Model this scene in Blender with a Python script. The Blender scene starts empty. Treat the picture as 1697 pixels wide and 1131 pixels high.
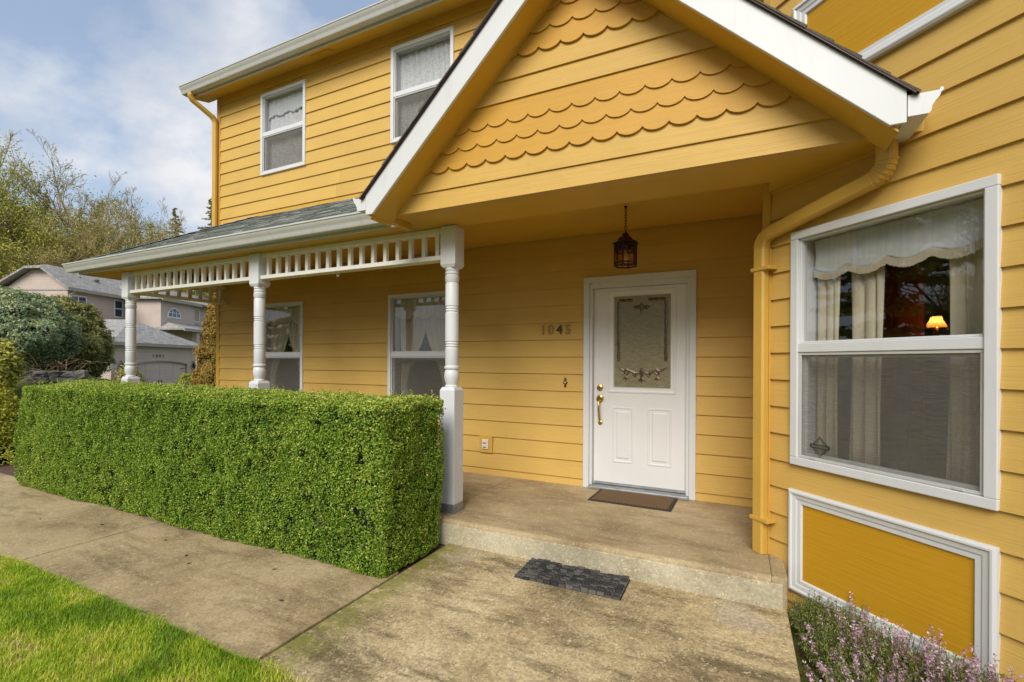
import bpy, math, random
import numpy as np
from mathutils import Vector, Matrix
R = math.radians
PI = math.pi
S = bpy.context.scene
COL = S.collection
rng = np.random.default_rng(7)
random.seed(7)

# ------------------------------------------------------------------ camera
cd = bpy.data.cameras.new('camera')
cam = bpy.data.objects.new('camera', cd)
COL.objects.link(cam)
S.camera = cam
YAW, ROLL = 0.4494, 0.0047
CAM = Vector((0.6612, -4.7558, 1.2918))
F = Vector((-math.sin(YAW), math.cos(YAW), 0))
RT = Vector((math.cos(YAW), math.sin(YAW), 0))
UP = Vector((0, 0, 1))
r3 = RT * math.cos(ROLL) + UP * math.sin(ROLL)
u3 = UP * math.cos(ROLL) - RT * math.sin(ROLL)
m = Matrix.Identity(4)
for i in range(3):
    m[i][0], m[i][1], m[i][2], m[i][3] = r3[i], u3[i], -F[i], CAM[i]
cam.matrix_world = m
cd.sensor_width = 36
cd.lens = 782.07 / 1697 * 36
cd.shift_y = 34.5 / 1697
cd.clip_start = 0.02
cd.clip_end = 6000

# ------------------------------------------------------------------ sky and sun
SUN_EL, SUN_AZ = 38, 172          # azimuth clockwise from +Y: light comes over the photographer's shoulder
w = bpy.data.worlds.new('World')
S.world = w
w.use_nodes = True
nt = w.node_tree
nt.nodes.clear()
N = nt.nodes.new
L = nt.links.new
out = N('ShaderNodeOutputWorld')
bg = N('ShaderNodeBackground')
bg.inputs['Strength'].default_value = 0.105
sky = N('ShaderNodeTexSky')
sky.sky_type = 'NISHITA'
sky.sun_disc = False
sky.sun_elevation = R(SUN_EL)
sky.sun_rotation = R(SUN_AZ)
sky.air_density = 1.0
sky.dust_density = 1.2
tc = N('ShaderNodeTexCoord')
sep = N('ShaderNodeSeparateXYZ')
L(tc.outputs['Generated'], sep.inputs[0])
mz = N('ShaderNodeMath'); mz.operation = 'ADD'; mz.inputs[1].default_value = 0.28
L(sep.outputs['Z'], mz.inputs[0])
mx = N('ShaderNodeMath'); mx.operation = 'MAXIMUM'; mx.inputs[1].default_value = 0.12
L(mz.outputs[0], mx.inputs[0])
dv = N('ShaderNodeVectorMath'); dv.operation = 'DIVIDE'
cmb = N('ShaderNodeCombineXYZ')
for i in range(3):
    L(mx.outputs[0], cmb.inputs[i])
L(tc.outputs['Generated'], dv.inputs[0]); L(cmb.outputs[0], dv.inputs[1])
mp = N('ShaderNodeMapping')
mp.inputs['Location'].default_value = (1.7, 0.35, 0)
mp.inputs['Scale'].default_value = (1.0, 1.35, 1)
mp.inputs['Rotation'].default_value = (0, 0, R(25))
L(dv.outputs[0], mp.inputs[0])
n1 = N('ShaderNodeTexNoise'); n1.inputs['Scale'].default_value = 1.7; n1.inputs['Detail'].default_value = 9
n1.inputs['Roughness'].default_value = 0.56; n1.inputs['Distortion'].default_value = 0.15
L(mp.outputs[0], n1.inputs['Vector'])
rp = N('ShaderNodeValToRGB')
rp.color_ramp.elements[0].position = 0.43
rp.color_ramp.elements[0].color = (0.12, 0.12, 0.12, 1)
rp.color_ramp.elements[1].position = 0.63
rp.color_ramp.elements[1].color = (1, 1, 1, 1)
L(n1.outputs['Fac'], rp.inputs[0])
n2 = N('ShaderNodeTexNoise'); n2.inputs['Scale'].default_value = 3.1; n2.inputs['Detail'].default_value = 6
L(mp.outputs[0], n2.inputs['Vector'])
rc = N('ShaderNodeValToRGB')
rc.color_ramp.elements[0].position = 0.32
rc.color_ramp.elements[0].color = (4.5, 4.7, 5.15, 1)
rc.color_ramp.elements[1].position = 0.66
rc.color_ramp.elements[1].color = (6.0, 6.05, 6.2, 1)
L(n2.outputs['Fac'], rc.inputs[0])
mxc = N('ShaderNodeMix'); mxc.data_type = 'RGBA'
hz = N('ShaderNodeMix'); hz.data_type = 'RGBA'; hz.inputs[0].default_value = 0.35
L(sky.outputs[0], hz.inputs[6]); hz.inputs[7].default_value = (3.6, 4.8, 6.6, 1)
L(rp.outputs[0], mxc.inputs[0]); L(hz.outputs[2], mxc.inputs[6]); L(rc.outputs[0], mxc.inputs[7])
L(mxc.outputs[2], bg.inputs[0]); L(bg.outputs[0], out.inputs[0])

sd = bpy.data.lights.new('sun', 'SUN')
sun = bpy.data.objects.new('sun', sd)
COL.objects.link(sun)
sd.energy = 2.5
sd.angle = R(34)
sd.color = (1.0, 0.965, 0.90)
az, el = R(SUN_AZ), R(SUN_EL)
todir = Vector((math.sin(az) * math.cos(el), math.cos(az) * math.cos(el), math.sin(el)))
sun.rotation_euler = todir.to_track_quat('Z', 'Y').to_euler()
sun.location = (-3, -12, 12)

S.view_settings.view_transform = 'Standard'
S.view_settings.look = 'None'
S.view_settings.gamma = 1
S.view_settings.use_curve_mapping = False
S.view_settings.exposure = 0.50
S.render.engine = 'CYCLES'
S.cycles.use_denoising = True
S.cycles.max_bounces = 8
S.cycles.transparent_max_bounces = 16
S.cycles.caustics_reflective = False
S.cycles.caustics_refractive = False

# ------------------------------------------------------------------ helpers: objects
def tag(o, label=None, cat=None, group=None, kind=None):
    if label: o['label'] = label
    if cat: o['category'] = cat
    if group: o['group'] = group
    if kind: o['kind'] = kind
    return o

def empty(name, loc=(0, 0, 0), rz=0, parent=None):
    o = bpy.data.objects.new(name, None)
    COL.objects.link(o)
    o.location = loc
    o.rotation_euler = (0, 0, rz)
    o.parent = parent
    o.empty_display_size = 0.1
    return o

class MB:
    def __init__(s):
        s.v = []; s.f = []
    def add(s, vs, fs):
        b = len(s.v)
        s.v += [tuple(x) for x in vs]
        s.f += [tuple(b + i for i in f) for f in fs]
        return s
    def box(s, x0, x1, y0, y1, z0, z1):
        return s.add([(x0, y0, z0), (x1, y0, z0), (x1, y1, z0), (x0, y1, z0), (x0, y0, z1), (x1, y0, z1), (x1, y1, z1), (x0, y1, z1)],
                     [(3, 2, 1, 0), (4, 5, 6, 7), (0, 1, 5, 4), (1, 2, 6, 5), (2, 3, 7, 6), (3, 0, 4, 7)])
    def prism(s, poly, y0, y1):        # polygon in xz (counter-clockwise seen from -y), extruded along y
        n = len(poly)
        vs = [(x, y0, z) for x, z in poly] + [(x, y1, z) for x, z in poly]
        fs = [tuple(range(n)), tuple(range(2 * n - 1, n - 1, -1))]
        for i in range(n):
            j = (i + 1) % n
            fs.append((j, i, i + n, j + n))
        return s.add(vs, fs)
    def prism_x(s, poly, x0, x1):      # polygon in yz, extruded along x
        n = len(poly)
        vs = [(x0, y, z) for y, z in poly] + [(x1, y, z) for y, z in poly]
        fs = [tuple(range(n - 1, -1, -1)), tuple(range(n, 2 * n))]
        for i in range(n):
            j = (i + 1) % n
            fs.append((i, j, j + n, i + n))
        return s.add(vs, fs)
    def prism_z(s, poly, z0, z1):
        n = len(poly)
        vs = [(x, y, z0) for x, y in poly] + [(x, y, z1) for x, y in poly]
        fs = [tuple(range(n - 1, -1, -1)), tuple(range(n, 2 * n))]
        for i in range(n):
            j = (i + 1) % n
            fs.append((i, j, j + n, i + n))
        return s.add(vs, fs)
    def lathe(s, cx, cy, prof, seg=24):
        b = len(s.v)
        for r, z in prof:
            for k in range(seg):
                a = 2 * PI * k / seg
                s.v.append((cx + r * math.cos(a), cy + r * math.sin(a), z))
        for i in range(len(prof) - 1):
            for k in range(seg):
                k2 = (k + 1) % seg
                s.f.append((b + i * seg + k, b + i * seg + k2, b + (i + 1) * seg + k2, b + (i + 1) * seg + k))
        s.f.append(tuple(b + k for k in range(seg - 1, -1, -1)))
        e = b + (len(prof) - 1) * seg
        s.f.append(tuple(e + k for k in range(seg)))
        return s
    def sweep(s, pts, sec, hint=(0, 0, 1), closed=False):
        # sec: list of (a, b) section coordinates
        P = [Vector(p) for p in pts]
        n = len(sec); b = len(s.v)
        prevN = None
        for i, p in enumerate(P):
            if i == 0: t = P[1] - P[0]
            elif i == len(P) - 1: t = P[-1] - P[-2]
            else: t = (P[i + 1] - p).normalized() + (p - P[i - 1]).normalized()
            t.normalize()
            if prevN is None:
                h = Vector(hint)
                nn = (h - t * h.dot(t))
                if nn.length < 1e-4: nn = t.orthogonal()
                nn.normalize()
            else:
                nn = (prevN - t * prevN.dot(t)).normalized()
            prevN = nn
            bb = t.cross(nn)
            for a, c in sec:
                s.v.append(tuple(p + nn * a + bb * c))
        for i in range(len(P) - 1):
            for k in range(n):
                k2 = (k + 1) % n
                s.f.append((b + i * n + k, b + i * n + k2, b + (i + 1) * n + k2, b + (i + 1) * n + k))
        s.f.append(tuple(b + k for k in range(n - 1, -1, -1)))
        e = b + (len(P) - 1) * n
        s.f.append(tuple(e + k for k in range(n)))
        return s
    def tube(s, pts, r, seg=6):
        sec = [(r * math.cos(2 * PI * k / seg), r * math.sin(2 * PI * k / seg)) for k in range(seg)]
        return s.sweep(pts, sec)
    def build(s, name, mat, parent=None, bev=0, smooth=False, loc=None, rz=0):
        me = bpy.data.meshes.new(name)
        me.from_pydata(s.v, [], s.f)
        me.materials.append(mat)
        o = bpy.data.objects.new(name, me)
        COL.objects.link(o)
        o.parent = parent
        if loc: o.location = loc
        o.rotation_euler = (0, 0, rz)
        if bev:
            md = o.modifiers.new('bevel', 'BEVEL')
            md.width = bev; md.segments = 2; md.limit_method = 'ANGLE'; md.angle_limit = R(35)
        if smooth:
            me.polygons.foreach_set('use_smooth', [True] * len(me.polygons))
            if smooth == 'angle':
                try: me.set_sharp_from_angle(angle=R(38))
                except Exception: pass
        me.update()
        return o

def box(name, mat, parent, x0, x1, y0, y1, z0, z1, bev=0.002):
    return MB().box(x0, x1, y0, y1, z0, z1).build(name, mat, parent, bev)

def poly_mesh(name, V, k, mat, parent=None, rnd=None, loc=None, smooth=False):
    """V: (n,k,3) array of n faces with k corners each."""
    n = len(V)
    me = bpy.data.meshes.new(name)
    me.vertices.add(n * k)
    me.vertices.foreach_set('co', np.ascontiguousarray(V, dtype=np.float32).ravel())
    me.loops.add(n * k)
    me.loops.foreach_set('vertex_index', np.arange(n * k, dtype=np.int32))
    me.polygons.add(n)
    me.polygons.foreach_set('loop_start', np.arange(0, n * k, k, dtype=np.int32))
    me.polygons.foreach_set('loop_total', np.full(n, k, dtype=np.int32))
    if smooth:
        me.polygons.foreach_set('use_smooth', np.ones(n, dtype=bool))
    me.update(calc_edges=True)
    if rnd is not None:
        at = me.attributes.new('rnd', 'FLOAT', 'POINT')
        at.data.foreach_set('value', np.repeat(rnd.astype(np.float32), k))
    me.materials.append(mat)
    o = bpy.data.objects.new(name, me)
    COL.objects.link(o)
    o.parent = parent
    if loc is not None: o.location = loc
    return o

def unit(a):
    return a / np.maximum(np.linalg.norm(a, axis=-1, keepdims=True), 1e-9)

def leaves(P, Nrm, length, width, jitter=0.8, along=None, g=rng):
    """rhombic leaves at P, roughly facing Nrm."""
    n = len(P)
    nn = unit(Nrm + jitter * g.normal(size=(n, 3)))
    t = g.normal(size=(n, 3)) if along is None else along + 0.5 * g.normal(size=(n, 3))
    t = unit(t - nn * (t * nn).sum(1, keepdims=True))
    b = np.cross(nn, t)
    l = (length * g.uniform(0.7, 1.25, n))[:, None]
    ww = (width * g.uniform(0.7, 1.2, n))[:, None]
    return np.stack([P - t * l * .5, P + b * ww * .5 + nn * ww * .15, P + t * l * .5, P - b * ww * .5 + nn * ww * .15], 1)

def text_mesh(name, ch, size, extrude, bevel, mat, parent, loc):
    cu = bpy.data.curves.new(name, 'FONT')
    cu.body = ch; cu.size = size; cu.extrude = extrude; cu.bevel_depth = bevel
    t = bpy.data.objects.new(name, cu); COL.objects.link(t)
    me = bpy.data.meshes.new_from_object(t.evaluated_get(bpy.context.evaluated_depsgraph_get()))
    bpy.data.objects.remove(t); bpy.data.curves.remove(cu)
    me.materials.clear(); me.materials.append(mat)
    o = bpy.data.objects.new(name, me); COL.objects.link(o); o.parent = parent
    o.location = loc; o.rotation_euler = (R(90), 0, 0)
    return o
# smooth 3d value noise for shapes
_tab = rng.uniform(-1, 1, (32, 32, 32))
def vnoise(P, scale=1.0):
    p = np.asarray(P, float) * scale
    i = np.floor(p).astype(int); f = p - i
    f = f * f * (3 - 2 * f)
    o = 0
    for dx in (0, 1):
        for dy in (0, 1):
            for dz in (0, 1):
                wgt = (f[:, 0] if dx else 1 - f[:, 0]) * (f[:, 1] if dy else 1 - f[:, 1]) * (f[:, 2] if dz else 1 - f[:, 2])
                o = o + wgt * _tab[(i[:, 0] + dx) % 32, (i[:, 1] + dy) % 32, (i[:, 2] + dz) % 32]
    return o

# ------------------------------------------------------------------ helpers: materials
class G:
    def __init__(s, name):
        s.m = bpy.data.materials.new(name)
        s.m.use_nodes = True
        s.t = s.m.node_tree
        s.b = s.t.nodes['Principled BSDF']
        s.o = s.t.nodes['Material Output']
    def n(s, typ, **k):
        x = s.t.nodes.new(typ)
        for a, v in k.items():
            if a[0] == '_': setattr(x, a[1:], v)
            else: x.inputs[a.replace('_', ' ')].default_value = v
        return x
    def l(s, a, b): s.t.links.new(a, b)
    def coord(s, scale=(1, 1, 1), kind='Object', rnd=0.0):
        c = s.n('ShaderNodeTexCoord')
        mp = s.n('ShaderNodeMapping')
        mp.inputs['Scale'].default_value = scale
        if kind == 'World':
            g = s.n('ShaderNodeNewGeometry'); s.l(g.outputs['Position'], mp.inputs[0])
        else:
            s.l(c.outputs[kind], mp.inputs[0])
        if rnd:
            oi = s.n('ShaderNodeObjectInfo')
            mu = s.n('ShaderNodeMath', _operation='MULTIPLY'); mu.inputs[1].default_value = rnd
            s.l(oi.outputs['Random'], mu.inputs[0])
            cb = s.n('ShaderNodeCombineXYZ')
            for i in range(3): s.l(mu.outputs[0], cb.inputs[i])
            s.l(cb.outputs[0], mp.inputs['Location'])
        return mp.outputs[0]
    def noise(s, vec, scale, detail=4, rough=0.55, dist=0):
        x = s.n('ShaderNodeTexNoise', Scale=scale, Detail=detail, Roughness=rough, Distortion=dist)
        s.l(vec, x.inputs['Vector'])
        return x.outputs['Fac']
    def ramp(s, fac, stops):
        x = s.n('ShaderNodeValToRGB')
        e = x.color_ramp.elements
        while len(e) < len(stops): e.new(0.5)
        for i, (p, c) in enumerate(stops):
            e[i].position = p
            e[i].color = (*c, 1) if not isinstance(c, (int, float)) else (c, c, c, 1)
        s.l(fac, x.inputs[0])
        return x.outputs[0]
    def mix(s, fac, a, b, blend='MIX'):
        x = s.n('ShaderNodeMix', _data_type='RGBA', _blend_type=blend)
        for v, i in ((fac, 0), (a, 6), (b, 7)):
            if hasattr(v, 'is_linked') or hasattr(v, 'node'): s.l(v, x.inputs[i])
            elif isinstance(v, (int, float)): x.inputs[i].default_value = v if i == 0 else (v, v, v, 1)
            else: x.inputs[i].default_value = (*v, 1)
        return x.outputs[2]
    def bump(s, h, strength=0.3, dist=0.01, prev=None):
        x = s.n('ShaderNodeBump', Strength=strength, Distance=dist)
        s.l(h, x.inputs['Height'])
        if prev: s.l(prev, x.inputs['Normal'])
        return x.outputs[0]
    def out(s, color=None, rough=0.6, bump=None, metal=0, spec=0.5):
        if color is not None:
            if hasattr(color, 'node'): s.l(color, s.b.inputs['Base Color'])
            else: s.b.inputs['Base Color'].default_value = (*color, 1)
        if hasattr(rough, 'node'): s.l(rough, s.b.inputs['Roughness'])
        else: s.b.inputs['Roughness'].default_value = rough
        s.b.inputs['Metallic'].default_value = metal
        s.b.inputs['Specular IOR Level'].default_value = spec
        if bump: s.l(bump, s.b.inputs['Normal'])
        return s.m

def sc3(c, k): return tuple(x * k for x in c)

def plain(name, c, rough=0.5, var=0.1, scale=6, bump=0.0, metal=0, spec=0.5, kind='Object'):
    g = G(name)
    v = g.coord(kind=kind, rnd=9.0)
    nz = g.noise(v, scale, 5)
    col = g.ramp(nz, [(0.3, sc3(c, 1 - var)), (0.7, sc3(c, 1 + var))])
    b = g.bump(g.noise(v, scale * 12, 4), bump, 0.004) if bump else None
    return g.out(col, rough, b, metal, spec)

def siding(name, c, grain=0.35, zs=55, var=0.06, cg=0.5, bd=0.006):
    g = G(name)
    v = g.coord(scale=(1.3, 1.3, zs), rnd=17.0)
    n1 = g.noise(v, 1.6, 5, 0.6, 0.8)
    v2 = g.coord(scale=(1, 1, 1), rnd=5.0)
    big = g.noise(v2, 1.6, 4)
    col = g.ramp(big, [(0.3, sc3(c, 1 - var)), (0.7, sc3(c, 1 + var * .7))])
    oi = g.n('ShaderNodeObjectInfo')
    tone = g.ramp(oi.outputs['Random'], [(0, 0.975), (1, 1.025)])
    col = g.mix(1.0, col, tone, 'MULTIPLY')
    gr = g.ramp(n1, [(0.30, 0.90), (0.46, 1.0), (1, 1.03)])
    col = g.mix(cg, col, gr, 'MULTIPLY')
    vd = g.coord(scale=(9, 9, 3), kind='World')
    dirt = g.ramp(g.noise(vd, 1.1, 6, 0.68), [(0.62, 0.0), (0.85, 0.28)])
    col = g.mix(dirt, col, sc3((0.33, 0.22, 0.07), 0.8))
    b = g.bump(n1, grain, bd)
    b = g.bump(g.noise(v2, 90, 3), 0.08, 0.003, b)
    return g.out(col, 0.55, b, 0, 0.35)

M = {}
YEL = (0.620, 0.390, 0.098)
M['siding'] = siding('siding_paint', YEL)
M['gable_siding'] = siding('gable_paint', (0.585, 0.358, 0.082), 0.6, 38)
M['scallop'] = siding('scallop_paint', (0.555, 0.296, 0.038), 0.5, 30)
M['trim_yellow'] = plain('trim_yellow_paint', (0.60, 0.355, 0.060), 0.5, 0.06, 3, 0.05)
M['soffit'] = plain('soffit_paint', (0.60, 0.355, 0.036), 0.6, 0.05, 3, 0.05)
M['panel'] = siding('panel_paint', (0.56, 0.290, 0.012), 0.4, 34, 0.05, 0.1, 0.006)
def white(name, c=(0.66, 0.66, 0.65), dirty=0.25, rough=0.45):
    g = G(name)
    v = g.coord(kind='World')
    col = g.ramp(g.noise(v, 2.2, 5), [(0.3, sc3(c, .95)), (0.7, c)])
    vs = g.coord(scale=(6, 6, 1.0), kind='World')
    d = g.ramp(g.noise(vs, 2.0, 7, 0.66), [(0.56, 0.0), (0.82, dirty)])
    col = g.mix(d, col, (0.30, 0.26, 0.18))
    return g.out(col, rough, g.bump(g.noise(v, 120, 3), 0.05, 0.002))
M['white'] = white('white_paint')
M['vinyl'] = white('white_vinyl', (0.69, 0.69, 0.685), 0.14, 0.35)
M['gutter'] = white('gutter_enamel', (0.54, 0.53, 0.49), 0.6, 0.4)
M['post'] = white('post_paint', (0.66, 0.66, 0.655), 0.10, 0.45)
M['rail'] = white('rail_paint', (0.76, 0.74, 0.66), 0.2, 0.5)
M['door'] = white('door_paint', (0.75, 0.735, 0.71), 0.06, 0.4)
M['steel'] = plain('galvanised_steel', (0.33, 0.34, 0.34), 0.5, 0.2, 14, 0.1, 0.6)
M['brass'] = plain('brass', (0.62, 0.40, 0.11), 0.24, 0.1, 9, 0, 1.0)
M['darkmetal'] = plain('dark_metal', (0.03, 0.012, 0.009), 0.4, 0.2, 20, 0.05, 0.4)
M['redmetal'] = plain('oxblood_metal', (0.035, 0.008, 0.006), 0.4, 0.25, 20, 0.05, 0.5)
M['bronze'] = plain('bronze', (0.16, 0.10, 0.045), 0.4, 0.25, 30, 0.1, 0.8)
M['digit'] = plain('digit_paint', (0.36, 0.20, 0.05), 0.5, 0.1, 30)
M['digit_dark'] = plain('digit_bronze', (0.10, 0.06, 0.03), 0.4, 0.3, 40, 0, 0.5)
M['outlet'] = plain('ivory_plastic', (0.68, 0.62, 0.50), 0.4, 0.05)
M['slot'] = plain('socket_dark', (0.09, 0.08, 0.07), 0.6)

def concrete(name, lo, mid, hi, kind='World', moss=False, patches=None, grain=1.0):
    g = G(name)
    v = g.coord(kind=kind)
    big = g.noise(v, 1.3, 7, 0.62, 0.4)
    col = g.ramp(big, [(0.30, lo), (0.50, mid), (0.72, hi)])
    vs = g.coord(scale=(0.7, 2.2, 1), kind=kind)
    st = g.ramp(g.noise(vs, 2.3, 9, 0.74, 0.3), [(0.49, 0.0), (0.64, 0.85 if moss else 0.6)])
    col = g.mix(st, col, sc3(lo, 0.72))
    rust = g.ramp(g.noise(v, 3.4, 6, 0.7), [(0.58, 0.0), (0.74, 0.55)])
    col = g.mix(rust, col, (0.36, 0.22, 0.085))
    if patches:
        sepn = g.n('ShaderNodeSeparateXYZ'); g.l(g.coord(kind='World'), sepn.inputs[0])
        wob = g.noise(v, 6, 4)
        for (px, py, pr, kk) in patches:
            dn = g.n('ShaderNodeVectorMath', _operation='DISTANCE')
            g.l(g.coord(kind='World', scale=(1, 1, 0)), dn.inputs[0]); dn.inputs[1].default_value = (px, py, 0)
            ad = g.n('ShaderNodeMath', _operation='MULTIPLY_ADD'); ad.inputs[1].default_value = 0.25; g.l(wob, ad.inputs[0]); g.l(dn.outputs['Value'], ad.inputs[2])
            fac = g.ramp(ad.outputs[0], [(max(pr + 0.06, 0.01), 0.75), (pr + 0.155, 0.0)])
            col = g.mix(fac, col, kk)
    fine = g.noise(v, 60, 6, 0.75)
    col = g.mix(grain, col, g.ramp(fine, [(0.30, 0.42), (0.5, 1.0), (0.70, 1.45)]), 'MULTIPLY')
    vo = g.n('ShaderNodeTexVoronoi', Scale=120.0, Randomness=1.0)
    g.l(v, vo.inputs['Vector'])
    sp = g.ramp(vo.outputs['Color'], [(0.62, 0.0), (0.80, 0.6)])
    mid_n = g.ramp(g.noise(v, 16, 4), [(0.42, 0.0), (0.62, 1.0)])
    sp = g.mix(1.0, sp, mid_n, 'MULTIPLY')
    col = g.mix(sp, col, sc3(hi, 1.35))
    if moss:
        sepm = g.n('ShaderNodeSeparateXYZ'); g.l(g.coord(kind='World'), sepm.inputs[0])
        # moss grows along the damp edge by the hedge
        a = g.n('ShaderNodeMath', _operation='MULTIPLY_ADD'); a.inputs[1].default_value = 1.0; a.inputs[2].default_value = 1.48
        g.l(sepm.outputs['X'], a.inputs[0])
        edge = g.ramp(a.outputs[0], [(0.02, 1.0), (0.30, 0.0)])
        mn = g.ramp(g.noise(v, 9, 6, 0.7), [(0.38, 0.0), (0.56, 0.9)])
        col = g.mix(g.mix(1.0, edge, mn, 'MULTIPLY'), col, (0.20, 0.20, 0.03))
    b = g.bump(fine, 0.35 * grain, 0.006)
    b = g.bump(g.noise(v, 30, 4), 0.2, 0.006, b)
    return g.out(col, 0.85, b, 0, 0.25)
M['walk'] = concrete('walk_concrete', (0.211, 0.148, 0.071), (0.393, 0.294, 0.155), (0.502, 0.390, 0.217), grain=0.65)
M['entry'] = concrete('entry_concrete', (0.169, 0.128, 0.065), (0.452, 0.347, 0.184), (0.651, 0.523, 0.304), moss=True,
                      patches=[(-1.25, -1.66, 0.16, (0.42, 0.35, 0.23)), (0.68, -1.70, 0.17, (0.45, 0.38, 0.27))])
M['porch'] = concrete('porch_concrete', (0.259, 0.189, 0.097), (0.410, 0.311, 0.173), (0.497, 0.394, 0.243), grain=0.3)
M['stepface'] = concrete('step_concrete', (0.32, 0.275, 0.18), (0.47, 0.41, 0.28), (0.58, 0.52, 0.38), grain=0.5)
M['joint'] = plain('joint_dirt', (0.045, 0.036, 0.02), 0.95, 0.3, 20)

def shingle(name, lo, hi):
    g = G(name)
    at = g.n('ShaderNodeAttribute'); at.attribute_name = 'rnd'
    col = g.ramp(at.outputs['Fac'], [(0, lo), (1, hi)])
    v = g.coord(kind='World')
    fine = g.noise(v, 220, 3, 0.7)
    col = g.mix(1.0, col, g.ramp(fine, [(0.3, 0.5), (0.5, 1.0), (0.7, 1.7)]), 'MULTIPLY')
    return g.out(col, 0.92, g.bump(fine, 0.5, 0.003), 0, 0.15)
M['shingle'] = shingle('asphalt_shingle', (0.105, 0.115, 0.098), (0.294, 0.315, 0.280))
M['shingle_brown'] = shingle('brown_edge_shingle', (0.084, 0.072, 0.054), (0.240, 0.204, 0.156))
def roofmat(name, c):
    g = G(name)
    v = g.coord()
    br = g.n('ShaderNodeTexBrick', Scale=1.0, Mortar_Size=0.012, Brick_Width=0.33, Row_Height=0.15)
    br.inputs['Color1'].default_value = (*sc3(c, .8), 1); br.inputs['Color2'].default_value = (*sc3(c, 1.2), 1)
    br.inputs['Mortar'].default_value = (*sc3(c, .55), 1)
    g.l(v, br.inputs['Vector'])
    col = g.mix(1.0, br.outputs[0], g.ramp(g.noise(v, 40, 4), [(0.3, .75), (0.7, 1.25)]), 'MULTIPLY')
    return g.out(col, 0.9)
M['nroof'] = roofmat('grey_shingle', (0.33, 0.31, 0.28))

def nsiding(name, c):
    g = G(name)
    v = g.coord(kind='World')
    wv = g.n('ShaderNodeTexWave', _wave_type='BANDS', _bands_direction='Z', _wave_profile='SAW', Scale=1.0)
    mpx = g.coord(scale=(1, 1, 1.6), kind='World'); g.l(mpx, wv.inputs['Vector'])
    col = g.ramp(wv.outputs['Fac'], [(0.0, sc3(c, 0.72)), (0.12, c), (1, sc3(c, 1.02))])
    col = g.mix(1.0, col, g.ramp(g.noise(v, 1.0, 4), [(0.3, .94), (0.7, 1.05)]), 'MULTIPLY')
    return g.out(col, 0.7)
M['nwall'] = nsiding('mauve_siding', (0.510, 0.417, 0.356))
M['nwhite'] = plain('far_white_trim', (0.72, 0.70, 0.66), 0.5)
M['nfascia'] = plain('far_fascia', (0.33, 0.30, 0.25), 0.6)
M['ndoor'] = nsiding('mauve_door', (0.532, 0.439, 0.376))
M['nglass'] = plain('far_window_glass', (0.045, 0.06, 0.09), 0.08, 0.2, 2, 0, 0, 0.8)
M['ncurtain'] = plain('far_window_blind', (0.34, 0.29, 0.22), 0.4, 0.1)
M['black'] = plain('black_iron_and_gap_shade', (0.02, 0.02, 0.02), 0.5)

def glassmat(name, ior=1.5, tint=(1, 1, 1), rough=0.0, bump=0):
    g = G(name)
    g.t.nodes.remove(g.b)
    tr = g.n('ShaderNodeBsdfTransparent'); tr.inputs[0].default_value = (*tint, 1)
    gl = g.n('ShaderNodeBsdfGlossy'); gl.inputs['Roughness'].default_value = rough
    r0 = ((ior - 1) / (ior + 1)) ** 2
    ge = g.n('ShaderNodeNewGeometry')
    dt = g.n('ShaderNodeVectorMath', _operation='DOT_PRODUCT'); g.l(ge.outputs['Incoming'], dt.inputs[0]); g.l(ge.outputs['Normal'], dt.inputs[1])
    ab = g.n('ShaderNodeMath', _operation='ABSOLUTE'); g.l(dt.outputs['Value'], ab.inputs[0])
    om = g.n('ShaderNodeMath', _operation='SUBTRACT'); om.inputs[0].default_value = 1.0; g.l(ab.outputs[0], om.inputs[1])
    pw = g.n('ShaderNodeMath', _operation='POWER'); pw.inputs[1].default_value = 5.0; g.l(om.outputs[0], pw.inputs[0])
    fr = g.n('ShaderNodeMath', _operation='MULTIPLY_ADD'); fr.inputs[1].default_value = 1 - r0; fr.inputs[2].default_value = r0; g.l(pw.outputs[0], fr.inputs[0])
    mi = g.n('ShaderNodeMixShader')
    if bump:
        b = g.bump(g.noise(g.coord(), 3.0, 2), bump, 0.02)
        g.l(b, gl.inputs['Normal'])
    g.l(fr.outputs[0], mi.inputs[0]); g.l(tr.outputs[0], mi.inputs[1]); g.l(gl.outputs[0], mi.inputs[2])
    g.l(mi.outputs[0], g.o.inputs[0])
    return g.m
M['glass'] = glassmat('window_glass', 1.62, (0.96, 0.96, 0.955), 0.0, 0.015)
def screenmat():
    g = G('insect_screen')
    g.t.nodes.remove(g.b)
    tr = g.n('ShaderNodeBsdfTransparent')
    df = g.n('ShaderNodeBsdfDiffuse'); df.inputs[0].default_value = (0.22, 0.20, 0.17, 1)
    mi = g.n('ShaderNodeMixShader')
    v = g.coord(scale=(260, 260, 260))
    nz = g.noise(g.coord(scale=(14, 14, 180)), 1.0, 3)
    g.l(g.ramp(nz, [(0.3, 0.20), (0.7, 0.36)]), mi.inputs[0])
    g.l(tr.outputs[0], mi.inputs[1]); g.l(df.outputs[0], mi.inputs[2]); g.l(mi.outputs[0], g.o.inputs[0])
    return g.m
M['screen'] = screenmat()
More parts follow.
